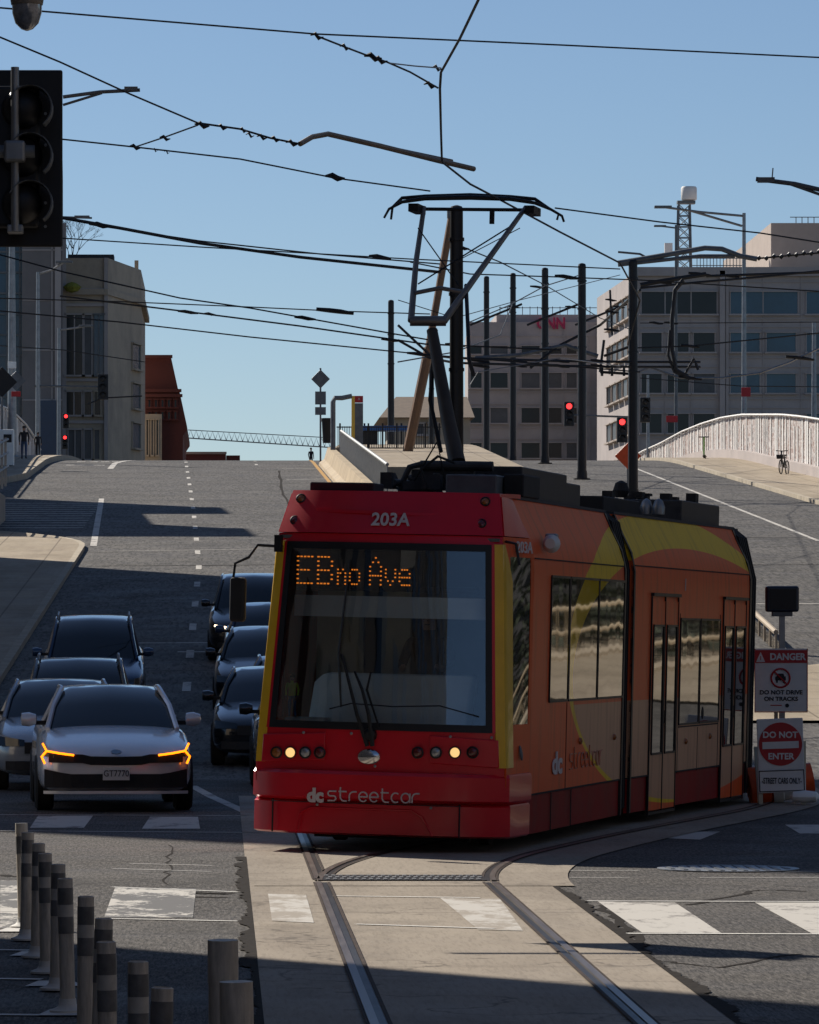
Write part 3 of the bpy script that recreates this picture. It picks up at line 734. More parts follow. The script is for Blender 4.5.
# side walls
def side_wall(T, y0, y1, z0, z1, sd, m, name='side_panel', nv=6, dx=0, ny=2):
    MB().slab(lambda u, v: (sd * (sidex(z0 + (z1 - z0) * v) + dx), y0 + (y1 - y0) * u, z0 + (z1 - z0) * v), ny, nv, (-sd * .04, 0, 0), T).build(name, m, tram, smooth=True)
def Lpx(px, sec):
    k = (px - VX) / F
    if sec == 1: return (k * (46.8 - .289) - (1.45 + 1.195)) / (.235 - .972 * k)
    return (k * 53.32 - 4.293) / (.2656 - .964 * k)
for sd in (-1, 1):
    for T, y0, y1 in ((I4, YC, 6.8), (T2, .28, 7.95), (T3, .28, 7.0)):
        side_wall(T, y0, y1, .52, 3.35, sd, M['livery'], nv=16)
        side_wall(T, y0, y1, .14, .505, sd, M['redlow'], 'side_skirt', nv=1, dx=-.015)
for T, y0, y1 in ((I4, .9, 6.8), (T2, .28, 7.95), (T3, .28, 7.0)):
    MB().box((0, (y0 + y1) / 2, 3.36), (2.0, y1 - y0, .03), T).build('roof', M['roofdark'], tram)
    MB().box((0, (y0 + y1) / 2, .55), (2.3, y1 - y0, .05), T).build('floor_pan', M['blackmatt'], tram)
    MB().prism([(-1.15, .4), (1.15, .4), (1.15, 2.7), (.9, 3.25), (-.9, 3.25), (-1.15, 2.7)], y1 - .04, y1, T).build('end_wall', M['blackmatt'], tram)
    MB().prism([(-1.15, .4), (1.15, .4), (1.15, 2.7), (.9, 3.25), (-.9, 3.25), (-1.15, 2.7)], y0 + (1.8 if T is I4 else .1), y0 + (1.85 if T is I4 else .15), T).build('end_wall', M['blackmatt'], tram)
# bellows between the sections
def bellows(T, y0, y1):
    b = MB(); n = 9
    for i in range(n):
        y = y0 + (y1 - y0) * (i + .5) / n; k = .0 if i % 2 else .03
        b.prism([(-1.17 - k, .2), (1.17 + k, .2), (1.17 + k, 2.75), (1.04 + k, 3.26), (.9, 3.36 + k), (-.9, 3.36 + k), (-1.04 - k, 3.26), (-1.17 - k, 2.75)], y - (y1 - y0) / n * .5, y + (y1 - y0) / n * .5, T)
    b.build('bellows', M['rubber'], tram)
bellows(I4, 6.8, 7.34); bellows(T2, 7.95, 8.55)
for y_, w_, T in ((6.72, .08, I4), (.28, .08, T2), (7.87, .1, T2)):
    MB().slab(lambda u, v: (sidex(.14 + 3.2 * v) + .012, y_ + w_ * u, .14 + 3.2 * v), 1, 16, (-.03, 0, 0), T).build('edge_trim', M['black'], tram)
# side windows
def side_win(T, y0, y1, z0, z1, name='side_window', m=None, dx=.006, sd=1, parent=tram):
    f = MB(); w = .022; ym = (y0 + y1) / 2; zm = (z0 + z1) / 2; x = sd * (1.23 + dx)
    for c, d in (((x, ym, z0), (.02, y1 - y0, w)), ((x, ym, z1), (.02, y1 - y0, w)), ((x, y0, zm), (.02, w, z1 - z0)), ((x, y1, zm), (.02, w, z1 - z0))): f.box(c, d, T)
    fo = f.build(name, M['black'], parent)
    MB().box((sd * (1.23 + dx * .5), ym, zm), (.012, y1 - y0, z1 - z0), T).build('pane', m or M['sideglass'], fo); return fo
a = [Lpx(p, 1) for p in (548, 566.5, 595.5, 621)]
side_win(I4, max(a[0], YC + .05), a[1] - .02, 1.40, 2.62, m=M['film'])
side_win(I4, a[1] + .03, a[2] - .02, 1.40, 2.62, m=M['film']); side_win(I4, a[2] + .03, a[3], 1.40, 2.62, m=M['film'])
dr = [Lpx(p, 2) for p in (649, 662.5, 675.5)]
def door(T, y0, ym, y1, sd=1):
    d = MB()
    for y in (y0, ym, y1): d.box((sd * 1.238, y, 1.28), (.02, .022, 2.40), T)
    d.box((sd * 1.243, (y0 + y1) / 2, 2.50), (.05, y1 - y0 + .06, .035), T); d.box((sd * 1.238, (y0 + y1) / 2, .10), (.02, y1 - y0, .03), T)
    o = d.build('door', M['black'], tram)
    for p, q in ((y0, ym), (ym, y1)):
        MB().box((sd * 1.2335, (p + q) / 2, 1.28), (.012, q - p - .03, 2.3), T).build('leaf', M['livery'], o)
        side_win(T, p + .10, q - .10, .75, 2.16, 'door_window', parent=o, dx=.016, sd=sd)
        MB().box((sd * 1.25, p + (.07 if p == ym else q - p - .07), 1.15), (.02, .025, .14), T).build('handle', M['black'], o)
door(T2, *dr)
w2 = [Lpx(p, 2) for p in (678.5, 698, 699, 718)]
side_win(T2, w2[0], w2[1] - .02, 1.05, 2.24); side_win(T2, w2[1] + .05, w2[3], 1.05, 2.24)
d2 = [Lpx(p, 2) for p in (721, 732, 743.5)]
door(T2, *d2)
for T, L in ((I4, (1.6, 3.2, 5.0)), (T2, (.6, 2.6, 4.6, 6.2)), (T3, (.6, 2.6, 4.6))):
    for y in L: side_win(T, y, y + 1.4, 1.3, 2.5, sd=-1)
for y in (.6, 2.6, 4.6): side_win(T3, y, y + 1.4, 1.3, 2.5)
# panel seams
t = MB()
for y in (a[1], a[3] + .12): t.box((1.2315, y, .95), (.006, .012, .86))
t.box((1.2315, (YC + 6.7) / 2, 2.78), (.006, 5.4, .012)); t.box((1.2315, (YC + 6.7) / 2, .52), (.008, 5.4, .016)); t.box((1.226, a[1] + .4, .32), (.008, .016, .37)); t.box((1.226, a[0] + .3, .32), (.008, .016, .37))
t.box((1.2315, 4.1, 2.80), (.006, 7.5, .012), T2); t.box((1.2315, 4.1, .52), (.008, 7.5, .016), T2)
t.box((1.2315, (w2[0] + w2[3]) / 2, 1.02), (.006, w2[3] - w2[0], .014), T2); t.box((1.2315, w2[1], .75), (.006, .012, .5), T2)
for y in (w2[0] - .02, w2[3] + .02, 7.6): t.box((1.2315, y, 1.4), (.006, .012, 1.8), T2)
t.build('panel_seam', M['blackmatt'], tram)
for T, y, z in ((I4, Lpx(580, 1), .98), (I4, Lpx(614, 1), .98), (T2, Lpx(686, 2), .85), (T2, Lpx(710, 2), .88)):
    MB().lathe([(.035, 0), (.03, .02), (.008, .03)], 12, T @ Matrix.Translation((1.232, y, z)) @ Matrix.Rotation(R(90), 4, 'Y')).build('side_marker', M['lens_amber'], tram, smooth=True)
for T, y, z in ((T2, Lpx(702, 2), 1.0 - .18), (T2, Lpx(687, 2), .78)):
    pass
ovc = cpt(.55, .93, 1, .01)
MB().lathe([(.055, 0), (.055, .012), (.03, .02)], 16, Matrix.Translation(ovc) @ Matrix.Rotation(R(80), 4, 'Y') @ Matrix.Diagonal((1.3, .8, 1, 1))).build('fuel_cap', M['greysteel'], tram, smooth=True)
MB().lathe([(.055, 0), (.055, .012), (.03, .02)], 16, T2 @ Matrix.Translation((1.232, Lpx(702, 2), .83 + .33)) @ Matrix.Rotation(R(90), 4, 'Y') @ Matrix.Diagonal((1.3, .8, 1, 1))).build('door_button', M['black'], tram, smooth=True)
cam_b = MB().box((1.27, 1.95, 2.98), (.12, .12, .10)).build('camera_housing', M['steel'], tram, bevel=.02)
MB().lathe([(.07, 0), (.09, .08), (.05, .16)], 14, Matrix.Translation((1.29, 1.9, 2.93)) @ Matrix.Rotation(R(90), 4, 'X')).build('camera_shroud', M['white'], cam_b, smooth=True)
rt = cpt(.75, 2.97, 1, .035)
c0 = Vector(cpt(.55, 2.87, 1, 0)); c1 = Vector(cpt(.98, 2.87, 1, 0)); rdir = (c1 - c0).normalized()
text('side_number', '203A', .15, M['dim_white'], Vector(cpt(.62, 2.87, 1, .03)), rdir, (0, 0, 1), tram, .004, 1.5, .002)
text('side_name', 'dc', .30, M['dim_white'], (1.24, Lpx(553, 1) + .25, .78), (0, 1, 0), (0, 0, 1), tram, .004, 2.0, .010)
st, tw = stroke_letters('streetcar', .15, .01); t = MB()
for s_ in st: t.tube([(1.236, Lpx(553, 1) + 1.0 + x * 1.25, .71 + z) for x, z in s_], .007, 5)
t.build('side_name_streetcar', mat('faded lettering', (.5, .2, .12), .5), tram)
text('side_digit', '1', .2, M['dim_white'], T2 @ Vector((1.24, Lpx(682, 2), 2.62)), T2.to_3x3() @ Vector((0, 1, 0)), (0, 0, 1), tram)
# running gear
for T, y in ((I4, 2.7), (T3, 4.0)):
    tr = MB(); tr.box((0, y, .38), (1.9, 2.6, .3), T); tr.box((0, y - 1.6, .22), (1.2, .3, .12), T); tr.box((-.95, y, .35), (.14, 2.2, .22), T); tr.box((.95, y, .35), (.14, 2.2, .22), T)
    tr.box((0, y - 1.9, .16), (1.5, .10, .16), T)
    o = tr.build('truck', M['blackmatt'], tram)
    for dy in (-.9, .9):
        for x in (-.7175, .7175):
            MB().lathe([(.08, -.07), (.29, -.07), (.33, -.05), (.33, .05), (.29, .055), (.08, .06)], 24, T @ Matrix.Translation((x, y + dy, .335)) @ Matrix.Rotation(R(90), 4, 'Y')).build('wheel', M['rust'], o, smooth=True)
# roof equipment
def rbox(name, x, y, z, dx, dy, dz, m='blackmatt', T=I4, bev=.015): return MB().box((x, y, z - .055), (dx, dy, dz), T).build(name, M[m], tram, bevel=bev)
rbox('roof_hatch', -.55, .95, 3.47, .62, .5, .09)
rbox('roof_cabinet', .56, 1.75, 3.53, .50, .6, .20, 'greysteel')
rbox('roof_cabinet', 1.0 - .08, 2.2, 3.54, .20, .9, .22, 'blackmatt')
rbox('roof_cabinet', .50, 3.9, 3.59, .70, 2.6, .32, 'equip')
rbox('roof_cabinet', .62, 5.9, 3.55, .36, .9, .26, 'equip')
rbox('roof_cabinet', .25, 6.5, 3.55, 1.2, 2.6, .27, 'equip', T2)
rbox('roof_cabinet', -.1, 3.6, 3.53, 1.1, 2.2, .24, 'blackmatt', T2)
t = MB(); random.seed(3)
for i in range(16):
    x = random.uniform(-.35, .35); y = random.uniform(1.6, 3.6); h = random.uniform(.04, .18)
    t.box((x, y, 3.43 + h / 2), (random.uniform(.05, .28), random.uniform(.05, .3), h))
for x in (-.3, .0, .3): t.cyl((x, 1.9, 3.5), (x, 3.5, 3.52), .035, 10)
for i in range(5): t.lathe([(.06, 0), (.04, .03), (.06, .05), (.04, .08), (.06, .1), (.03, .16)], 12, Matrix.Translation((-.35 + i * .22, 2.1 + (i % 2) * 1.2, 3.44)))
t.box((.12, 2.3, 3.60), (.62, .10, .08)); t.cyl((-.1, 2.25, 3.68), (.62, 2.25, 3.68), .05, 12); t.cyl((-.3, 2.7, 3.56), (.5, 2.7, 3.56), .04, 10); t.tube([(-.3, 2.2, 3.44), (-.2, 2.2, 3.66), (-.05, 2.2, 3.70)], .03, 8)
t.build('pantograph_base', M['equip'], tram)
for T, x, y in ((T2, .60, 5.3), (T2, .75, 5.25)): MB().lathe([(.07, 0), (.075, .08), (.05, .15), (.01, .18)], 14, T @ Matrix.Translation((x + .15, y - 1.8, 3.42))).build('roof_horn', M['steel'], tram, smooth=True)
t = MB(); random.seed(5)
for i in range(9): t.box((random.uniform(-.3, .7), random.uniform(5.5, 7.6), 3.70), (.12, .2, random.uniform(.03, .12)), T2)
t.lathe([(.07, 0), (.10, .08), (.07, .17), (.01, .2)], 14, T2 @ Matrix.Translation((.05, 5.6, 3.66))); t.build('roof_fittings', M['blackmatt'], tram)
t = MB().tube([(.12, 1.5, 3.44), (.05, 1.55, 3.62), (.2, 1.6, 3.75), (.3, 1.9, 3.7)], .014, 6).tube([(-.1, 1.9, 3.5), (.15, 1.8, 3.9), (.22, 1.9, 3.5)], .012, 6); t.build('roof_cable', M['rubber'], tram)
# pantograph: built where it stands in the picture, at 49-50.5 m
TI = TW.inverted()
def TP(px, py, Y=49.6): return TI @ P(px, py, Y)
pg = MB().tube([TP(457, 462, 49.0), TP(448, 420, 49.2), TP(432, 330, 49.6)], [.085, .072, .055], 12).build('pantograph_lower_arm', mat('weathered pantograph arm', (.055, .045, .036), .55, .2, var=.3), tram, smooth=True)
t = MB().tube([TP(410, 321, 49.6), TP(446, 321, 49.6)], .052, 10)
t.tube([TP(411, 321, 49.6), TP(416, 262, 50.1), TP(424, 207, 50.4)], [.034, .028, .024], 10); t.tube([TP(444, 321, 49.6), TP(474, 279, 49.9), TP(526, 207, 50.4)], [.038, .032, .024], 10)
t.tube([TP(415, 293, 49.8), TP(440, 288, 49.8), TP(462, 292, 49.8)], .022, 8)
t.build('pantograph_upper_frame', M['frame_steel'], pg, smooth=True)
t = MB()
for Y, dy in ((50.2, 0), (50.7, -4)):
    k = 3.5 if dy else 0
    pts = [(384 + k * 2, 218 + k), (389 + k, 209), (402, 202 + dy / 2), (425, 198.5), (470, 197.5), (510, 199), (535, 203 + dy / 2), (552 - k, 210), (562 - k, 216), (564 - k * 2, 222)]
    t.tube([TP(x, y + dy / 2, Y) for x, y in pts], [.012, .014, .018, .022, .026, .022, .018, .014, .014, .012], 8)
t.build('pantograph_head', M['black'], pg, smooth=True)
t = MB(); t.tube([TP(418, 209, 50.4), TP(530, 210, 50.4)], .018, 8); t.box(TP(417, 209, 50.4), (.10, .4, .08)); t.box(TP(533, 211, 50.4), (.09, .4, .08)); t.box(TP(492, 217, 50.3), (.045, .04, .14))
t.tube([TP(418, 284, 50), TP(511, 226, 50.3)], .008, 5); t.tube([TP(418, 228, 50.2), TP(459, 286, 49.9)], .007, 5); t.tube([TP(466, 285, 49.9), TP(468, 330, 49.4), TP(469, 360, 49.2), TP(474, 376, 49.2)], .02, 6)
t.tube([TP(436, 330, 49.6), TP(430, 400, 49.4), TP(441, 452, 49.2)], .022, 6)
t.build('pantograph_linkage', M['black'], pg)

# ================================================================== cars
def carpaint(name, col, rough=.25): return mat('car paint ' + name, col, rough, .3, var=.05, coat=1.0, rvar=.05)
CP = {'bright_white': carpaint('bright white', (.72, .74, .78)), 'white': carpaint('white', (.50, .52, .56)), 'silver': carpaint('silver', (.30, .33, .37)), 'black': carpaint('black', (.012, .013, .016)),
      'blue': carpaint('dark blue', (.02, .045, .10)), 'grey': carpaint('grey', (.08, .09, .10))}
M['carglass'] = mat('car window glass', (.01, .014, .018), .04, var=.1, spec=.9)
def car(loc, yaw, paint, label, kind='sedan', lamps='off', name='sedan', rails_=False, L=4.8, W=.92, roofh=1.44, hood=.97, drl=False, plate=None, group='cars waiting on the hill road', rf=2.05):
    pitch = math.atan((gz(loc[1] + L) - gz(loc[1])) / L)
    root = empty(name, (loc[0], loc[1], gz(loc[1] + .8) - .8 * math.tan(pitch)), yaw, label, 'car', group)
    root.rotation_euler = (pitch, 0, yaw)
    pm = CP[paint]; s = hood / .97; rb = L - .5 if kind == 'suv' else L - .75
    zb = .20 if kind != 'suv' else .26
    st = [(0, .60, .62 * s, .60), (.05, .72, .66 * s, .64), (.16, .83, .735 * s, .70), (.36, .885, .80 * s, .76), (.7, .915, .87 * s, .80), (1.1, .92, .94 * s, .84), (1.4, .92, .99 * s, .88), (2.2, .92, 1.0 * s, .9), (3.2, .92, 1.02 * s, .92), (L - .8, .92, 1.05 * s, .95), (L - .3, .88, 1.06 * s, .92), (L - .05, .80, .98 * s, .9), (L, .7, .8 * s, .8)]
    vs = []; fs = []; k = W / .92; n = 14
    for (y, w, t, sh) in st:
        w *= k; sh *= s; zz = zb + (.10 if y < .1 else 0)
        half = [(0, zz), (.88 * w, zz), (.985 * w, zz + .12), (w, .5 * s), (w * .985, sh - .06), (w * .93, sh + (t - sh) * .55), (w * .72, t), (0, t + .025)]
        ring = half + [(-x, z) for x, z in half[-2:0:-1]]
        vs += [(x, y, z) for x, z in ring]
    m_ = len(ring)
    for i in range(len(st) - 1):
        for j in range(m_): fs.append((i * m_ + j, i * m_ + (j + 1) % m_, (i + 1) * m_ + (j + 1) % m_, (i + 1) * m_ + j))
    fs += [tuple(range(m_ - 1, -1, -1)), tuple((len(st) - 1) * m_ + j for j in range(m_))]
    MB().add(vs, fs).build('body', pm, root, smooth=True, sub=2)
    # greenhouse
    cw = 1.32; bw = .76 * k; rw = .575 * k if kind != 'suv' else .64 * k; zc = .965 * s
    gs = [(cw, bw, zc - .06, bw, zc), (cw + .33, bw + .03, zc - .06, bw * .90, zc + (roofh - zc) * .52), (rf, bw + .05, zc - .05, rw, roofh - .03), (rf + .75, bw + .05, zc, rw + .01, roofh), (rb - .75, bw + .04, zc, rw, roofh - .02), (rb - .1, bw, zc, rw * .95, roofh - (.12 if kind == 'suv' else .25)), (rb + .25, bw * .95, zc, bw * .88, zc + .06)]
    vs = []; fs = []
    for (y, w0, z0, w1, z1) in gs: vs += [(-w0, y, z0), (-w1, y, z1 - .03), (-w1 * .8, y, z1), (0, y, z1 + .02), (w1 * .8, y, z1), (w1, y, z1 - .03), (w0, y, z0)]
    for i in range(len(gs) - 1):
        for j in range(7): fs.append((i * 7 + j, i * 7 + (j + 1) % 7, (i + 1) * 7 + (j + 1) % 7, (i + 1) * 7 + j))
    fs += [tuple(range(6, -1, -1)), tuple((len(gs) - 1) * 7 + j for j in range(7))]
    MB().add(vs, fs).build('windows', M['carglass'], root, smooth=True)
    roof = MB().slab(lambda u, v: (lambda y, w: ((2 * u - 1) * w, y, roofh + .025 - .035 * abs(2 * u - 1) ** 3 - .06 * (1 - v) ** 3 - .12 * max(0, v - .6) ** 1.5))(rf - .02 + (rb - .35 - rf) * v, rw * 1.03 + .01), 8, 8, (0, 0, -.03)).build('roof', pm, root, smooth=True)
    t = MB()
    for sd in (-1, 1):
        t.tube([(sd * (bw + .01), cw - .04, zc - .02), (sd * bw * .915, cw + .33, zc + (roofh - zc) * .53), (sd * (rw + .01), rf, roofh - .02), (sd * (rw + .02), rf + .8, roofh - .005), (sd * (rw + .01), rb - .75, roofh - .02), (sd * (rw * .97), rb - .1, roofh - .2), (sd * bw * .9, rb + .3, zc + .03)], [.032, .032, .034, .03, .03, .05, .06], 6)
        t.tube([(sd * (bw + .06), 2.55, zc), (sd * (rw + .02), 2.6, roofh - .03)], .03, 6)
    t.build('pillar', pm, root, smooth=True)
    if rails_:
        for sd in (-1, 1): MB().tube([(sd * rw * .98, rf + .2, roofh), (sd * rw * .98, rf + .3, roofh + .07), (sd * rw * .98, rb - .9, roofh + .07), (sd * rw * .98, rb - .8, roofh)], .022, 6).build('roof_rail', M['steel'], root)
    for sd in (-1, 1):
        mr = MB().lathe([(.02, -.10), (.075, -.09), (.085, 0), (.06, .08), (.02, .09)], 12, Matrix.Translation((sd * (W + .06), 1.62, zc + .09)) @ Matrix.Rotation(R(90), 4, 'Y') @ Matrix.Diagonal((1, .8, 1, 1))).build('mirror', pm if paint != 'silver' else CP['silver'], root, smooth=True)
        MB().box((sd * (W - .05), 1.64, zc + .05), (.20, .06, .05)).build('bracket', M['blackmatt'], mr)
        for y in (.93, L - .95):
            wh = MB().lathe([(.2, -.11), (.30, -.11), (.335, -.08), (.335, .08), (.30, .11), (.2, .11)], 24, Matrix.Translation((sd * (W - .105), y, .335)) @ Matrix.Rotation(R(90), 4, 'Y')).build('tyre', M['rubber'], root, smooth=True)
            MB().lathe([(.2, -.10), (.21, .10), (.05, .105)] if sd > 0 else [(.05, -.105), (.21, -.10), (.2, .10)], 16, Matrix.Translation((sd * (W - .105), y, .335)) @ Matrix.Rotation(R(90), 4, 'Y')).build('rim', M['steel'], wh, smooth=True)
    # face
    h = s
    g = MB()
    def yf(x): return max(0, (abs(x) - .45)) ** 2 * .9 - .012
    if drl:
        g.slab(lambda u, v: (lambda x: (x, yf(x) - .008, .545 + .02 * abs(x) + .10 * v + (.0 if abs(x) < .3 else .02)))(-.78 + 1.56 * u), 16, 1, (0, .05, 0)); gm = 'grille'
        g.build(gm, M['blackmatt'], root)
        g = MB(); g.slab(lambda u, v: (lambda x: (x, yf(x) + .0, .285 + .16 * v + (.06 * max(0, abs(x) - .55) / .3 * v)))(-.83 + 1.66 * u), 16, 1, (0, .05, 0)); g.build('lower_intake', M['blackmatt'], root)
        g = MB(); g.slab(lambda u, v: (lambda x: (x, yf(x) - .035, .215 + .035 * v))(-.84 + 1.68 * u), 16, 1, (0, .08, 0)); g.build('lip', pm, root, smooth=True)
        for sd in (-1, 1):
            hl = MB().slab(lambda u, v: (lambda x: (sd * x, yf(x) - .006, .60 + .07 * v + .05 * u))(.50 + .34 * u), 6, 1, (0, .05, 0)).build('headlight', M['lens_clear'] if False else M['carglass'], root, smooth=True)
            q = lambda x, z: (sd * x, yf(x) - .03, z)
            MB().tube([q(.49, .665), q(.65, .685), q(.805, .712), q(.85, .80)], .013, 6).tube([q(.805, .712), q(.862, .645), q(.825, .565)], .013, 6).build('light_strip', M['drl'], hl)
    else:
        g.slab(lambda u, v: (lambda x: (x, yf(x) - .012, .50 * h + .15 * v))(-.5 + u), 12, 1, (0, .05, 0)); g.slab(lambda u, v: (lambda x: (x, yf(x) - .008, .28 * h + .12 * v))(-.75 + 1.5 * u), 12, 1, (0, .05, 0)); g.build('grille', M['blackmatt'], root)
        for sd in (-1, 1):
            hl = MB().slab(lambda u, v: (lambda x: (sd * x, yf(x) + .0 + .05 * v, .60 * h + (.08 + .05 * u) * v))(.50 + .34 * u), 6, 2, (0, .06, 0)).build('headlight', M['carglass'], root, smooth=True)
            if lamps == 'on': MB().tube([(sd * .55, yf(.55) - .02, .66 * h), (sd * .80, yf(.8) - .02, .69 * h)], .025, 6).build('light_strip', M['carlit'], hl)
    pl = MB().box((0, -.04, .45 * h), (.31, .02, .15)).build('number_plate', M['white'], root)
    if plate: text('plate_number', plate, .105, M['clothdark'], (0, -.053, .45 * h), (1, 0, 0), (0, 0, 1), pl, .002, .85)
    MB().lathe([(.055, 0), (.05, .012)], 14, Matrix.Translation((0, -.01 + .0, .70 * h)) @ Matrix.Rotation(R(60), 4, 'X') @ Matrix.Diagonal((1.2, .6, 1, 1))).build('badge', M['chrome'], root)
    return root
car((-1.24, 58.0), R(3.2), 'bright_white', 'white sedan with amber running lights, stopped first in the queue at the crosswalk', 'sedan', drl=True, plate='GT7770', L=4.9)
car((-2.12, 66.0), R(2.5), 'silver', 'pale silver sedan directly behind the white one with amber lights', 'sedan', L=4.8, roofh=1.45)
car((-2.2, 76.0), R(1.5), 'grey', 'grey estate car with roof rails, third back in the kerbside queue', 'suv', name='estate_car', rails_=True, L=4.9, roofh=1.62, hood=1.03)
car((-2.35, 90.0), R(1), 'blue', 'dark blue tall vehicle with roof rails, last in the kerbside queue', 'suv', name='suv', rails_=True, L=4.9, roofh=1.74, hood=1.1, W=.96)
car((1.30, 67.2), R(0), 'black', 'black hatchback almost hidden by the streetcar, only its mirror and headlamp corner showing', 'sedan', name='hatchback', L=4.3, roofh=1.47)
car((.72, 77.0), R(-1), 'black', 'black sedan with unlit headlights, front of the inner lane left of the streetcar', 'sedan', L=4.8, roofh=1.46)
car((1.22, 83.4), R(0), 'blue', 'small dark blue hatchback of which only the roof corner shows between two cars', 'sedan', name='hatchback', L=4.1, roofh=1.42)
car((.72, 92.0), R(-1), 'black', 'dark sedan in the inner lane right behind the black one, wide windscreen visible', 'sedan', L=4.7, roofh=1.44)
car((.92, 99.2), R(0), 'blue', 'dark blue sedan half behind the hanging mirror of the streetcar', 'sedan', L=4.7, roofh=1.5)
car((.62, 106.5), R(-1), 'black', 'dark tall vehicle with one lit headlight, last in the inner lane', 'suv', name='suv', lamps='on', L=4.9, roofh=1.72, hood=1.1, W=.96)
car((13.4, 104), R(-20), 'blue', 'dark blue car cut off by the right edge of the picture, beyond the danger sign', 'suv', name='suv', L=4.6, roofh=1.6, hood=1.05, group=None)

# ================================================================== people
def person(loc, h, label, top, bottom, rz=0, pose='stand', parent_loc=None, group=None, headmat='hair'):
    s = h / 1.75
    J = {'pel': (0, 0, .93), 'chest': (0, .0, 1.25), 'neck': (0, 0, 1.47), 'head': (0, -.02, 1.62), 'crown': (0, -.01, 1.70)}
    if pose == 'sit': legs = [((s_ * .1, 0, .90), (s_ * .13, -.42, .90), (s_ * .13, -.45, .48), (s_ * .13, -.58, .44)) for s_ in (-1, 1)]
    elif pose == 'walk': legs = [((s_ * .09, 0, .90), (s_ * .11, -.12 * s_, .50), (s_ * .11, -.16 * s_ + .06, .09), (s_ * .12, -.16 * s_ - .08, .04)) for s_ in (-1, 1)]
    else: legs = [((s_ * .09, 0, .90), (s_ * .11, -.02, .50), (s_ * .12, .02, .09), (s_ * .13, -.12, .04)) for s_ in (-1, 1)]
    if pose == 'sit': arms = [((s_ * .19, 0, 1.42), (s_ * .26, -.12, 1.15), (s_ * .2, -.38, 1.12), (s_ * .18, -.46, 1.14)) for s_ in (-1, 1)]
    else: arms = [((s_ * .19, 0, 1.42), (s_ * .25, .03, 1.14), (s_ * .24, -.06, .88), (s_ * .23, -.09, .80)) for s_ in (-1, 1)]
    V = [J['pel'], J['chest'], J['neck'], J['head'], J['crown']]; Rr = [.145, .165, .06, .092, .07]; E = [(0, 1), (1, 2), (2, 3), (3, 4)]
    for lg in legs:
        b = len(V); V += list(lg); Rr += [.095, .065, .045, .04]; E += [(0, b), (b, b + 1), (b + 1, b + 2), (b + 2, b + 3)]
    for am in arms:
        b = len(V); V += list(am); Rr += [.065, .045, .034, .035]; E += [(1, b), (b, b + 1), (b + 1, b + 2), (b + 2, b + 3)]
        hx, hy, hz = am[3]; d = (Vector(am[3]) - Vector(am[2])).normalized(); hb = b + 3
        for fi in range(5):
            off = Vector((0, (fi - 2) * .018, 0)) + d * (.07 if fi else .03) + (Vector((0, -.03, 0)) if fi == 0 else Vector((0, 0, 0)))
            V.append(tuple(Vector(am[3]) + off)); Rr.append(.010); E.append((hb, len(V) - 1))
    me = bpy.data.meshes.new('person'); me.from_pydata([tuple(Vector(v) * s) for v in V], E, [])
    o = bpy.data.objects.new('person', me); COL.objects.link(o)
    md = o.modifiers.new('k', 'SKIN'); ly = me.skin_vertices[0].data
    for i, r_ in enumerate(Rr): ly[i].radius = (r_ * s * (1.0), r_ * s * (.72 if i in (0, 1) else 1.0))
    ly[0].use_root = True
    sb = o.modifiers.new('s', 'SUBSURF'); sb.levels = sb.render_levels = 2
    dg = bpy.context.evaluated_depsgraph_get(); dg.update(); m2 = bpy.data.meshes.new_from_object(o.evaluated_get(dg))
    o.modifiers.clear(); o.data = m2
    for mm in (top, bottom, M['skin'], M['black']): m2.materials.append(mm)
    for p in m2.polygons:
        c = p.center / s; p.use_smooth = True
        hand = any((c - Vector(a[3])).length < .11 for a in arms)
        if c.z > 1.50 or hand: p.material_index = 2
        elif c.z < .13 or (pose == 'sit' and c.z < .5): p.material_index = 3
        elif c.z < .92 or (pose == 'sit' and c.z < 1.0): p.material_index = 1
        else: p.material_index = 0
    o.location = loc; o.rotation_euler = (0, 0, rz); tag(o, label, 'person', group)
    hd = MB().lathe([(.02, -.02), (.10, 0), (.108, .06), (.085, .115), (.03, .14)], 14, Matrix.Translation(Vector((0, .015, 1.635)) * s) @ Matrix.Diagonal((s * .92, s, s, 1))).build('hair', M[headmat], o, smooth=True)
    f = MB()
    for sx in (-1, 1): f.box(Vector((sx * .033, -.112, 1.625)) * s, Vector((.022, .012, .012)) * s)
    f.box(Vector((0, -.112, 1.565)) * s, Vector((.05, .01, .010)) * s); f.build('eyes_and_mouth', M['hair'], o)
    MB().lathe([(.014, 0), (.006, .03)], 6, Matrix.Translation(Vector((0, -.105, 1.60)) * s) @ Matrix.Rotation(R(90), 4, 'X') @ Matrix.Scale(s, 4)).build('nose', M['skin'], o)
    return o
person((XA(24, 262), 262, gz(262) + .32), 1.75, 'pedestrian in a dark jacket and blue jeans walking beside the left white slatted wall', M['clothdark'], M['jeans'], R(180), 'walk')
person((XA(38, 285), 285, gz(285) + .32), 1.3, 'small dark figure at the foot of the left slatted wall, beyond the pedestrian in jeans', M['clothdark'], M['clothdark'], R(180), 'walk')
person((XA(311, 306), 306, gz(306)), 1.2, 'person in dark clothes at the left end of the concrete barrier on the crest', M['clothdark'], M['clothdark'], R(150), 'stand')
# driver, and a small hi-vis figure added in place of a reflection in the glass
dv = person(tuple(TW @ Vector((.16, 1.75, .62))), 1.68, 'driver in dark clothes seated behind the windscreen of the streetcar', M['clothdark'], M['clothdark'], -TH1, 'sit')
hv = person(tuple(TW @ Vector((fx(293, 1.5, .5), .50, 1.20))), .42, 'small figure in a bright yellow vest standing in for a reflection in the windscreen', M['hivis'], M['clothblue'], -TH1, 'stand')

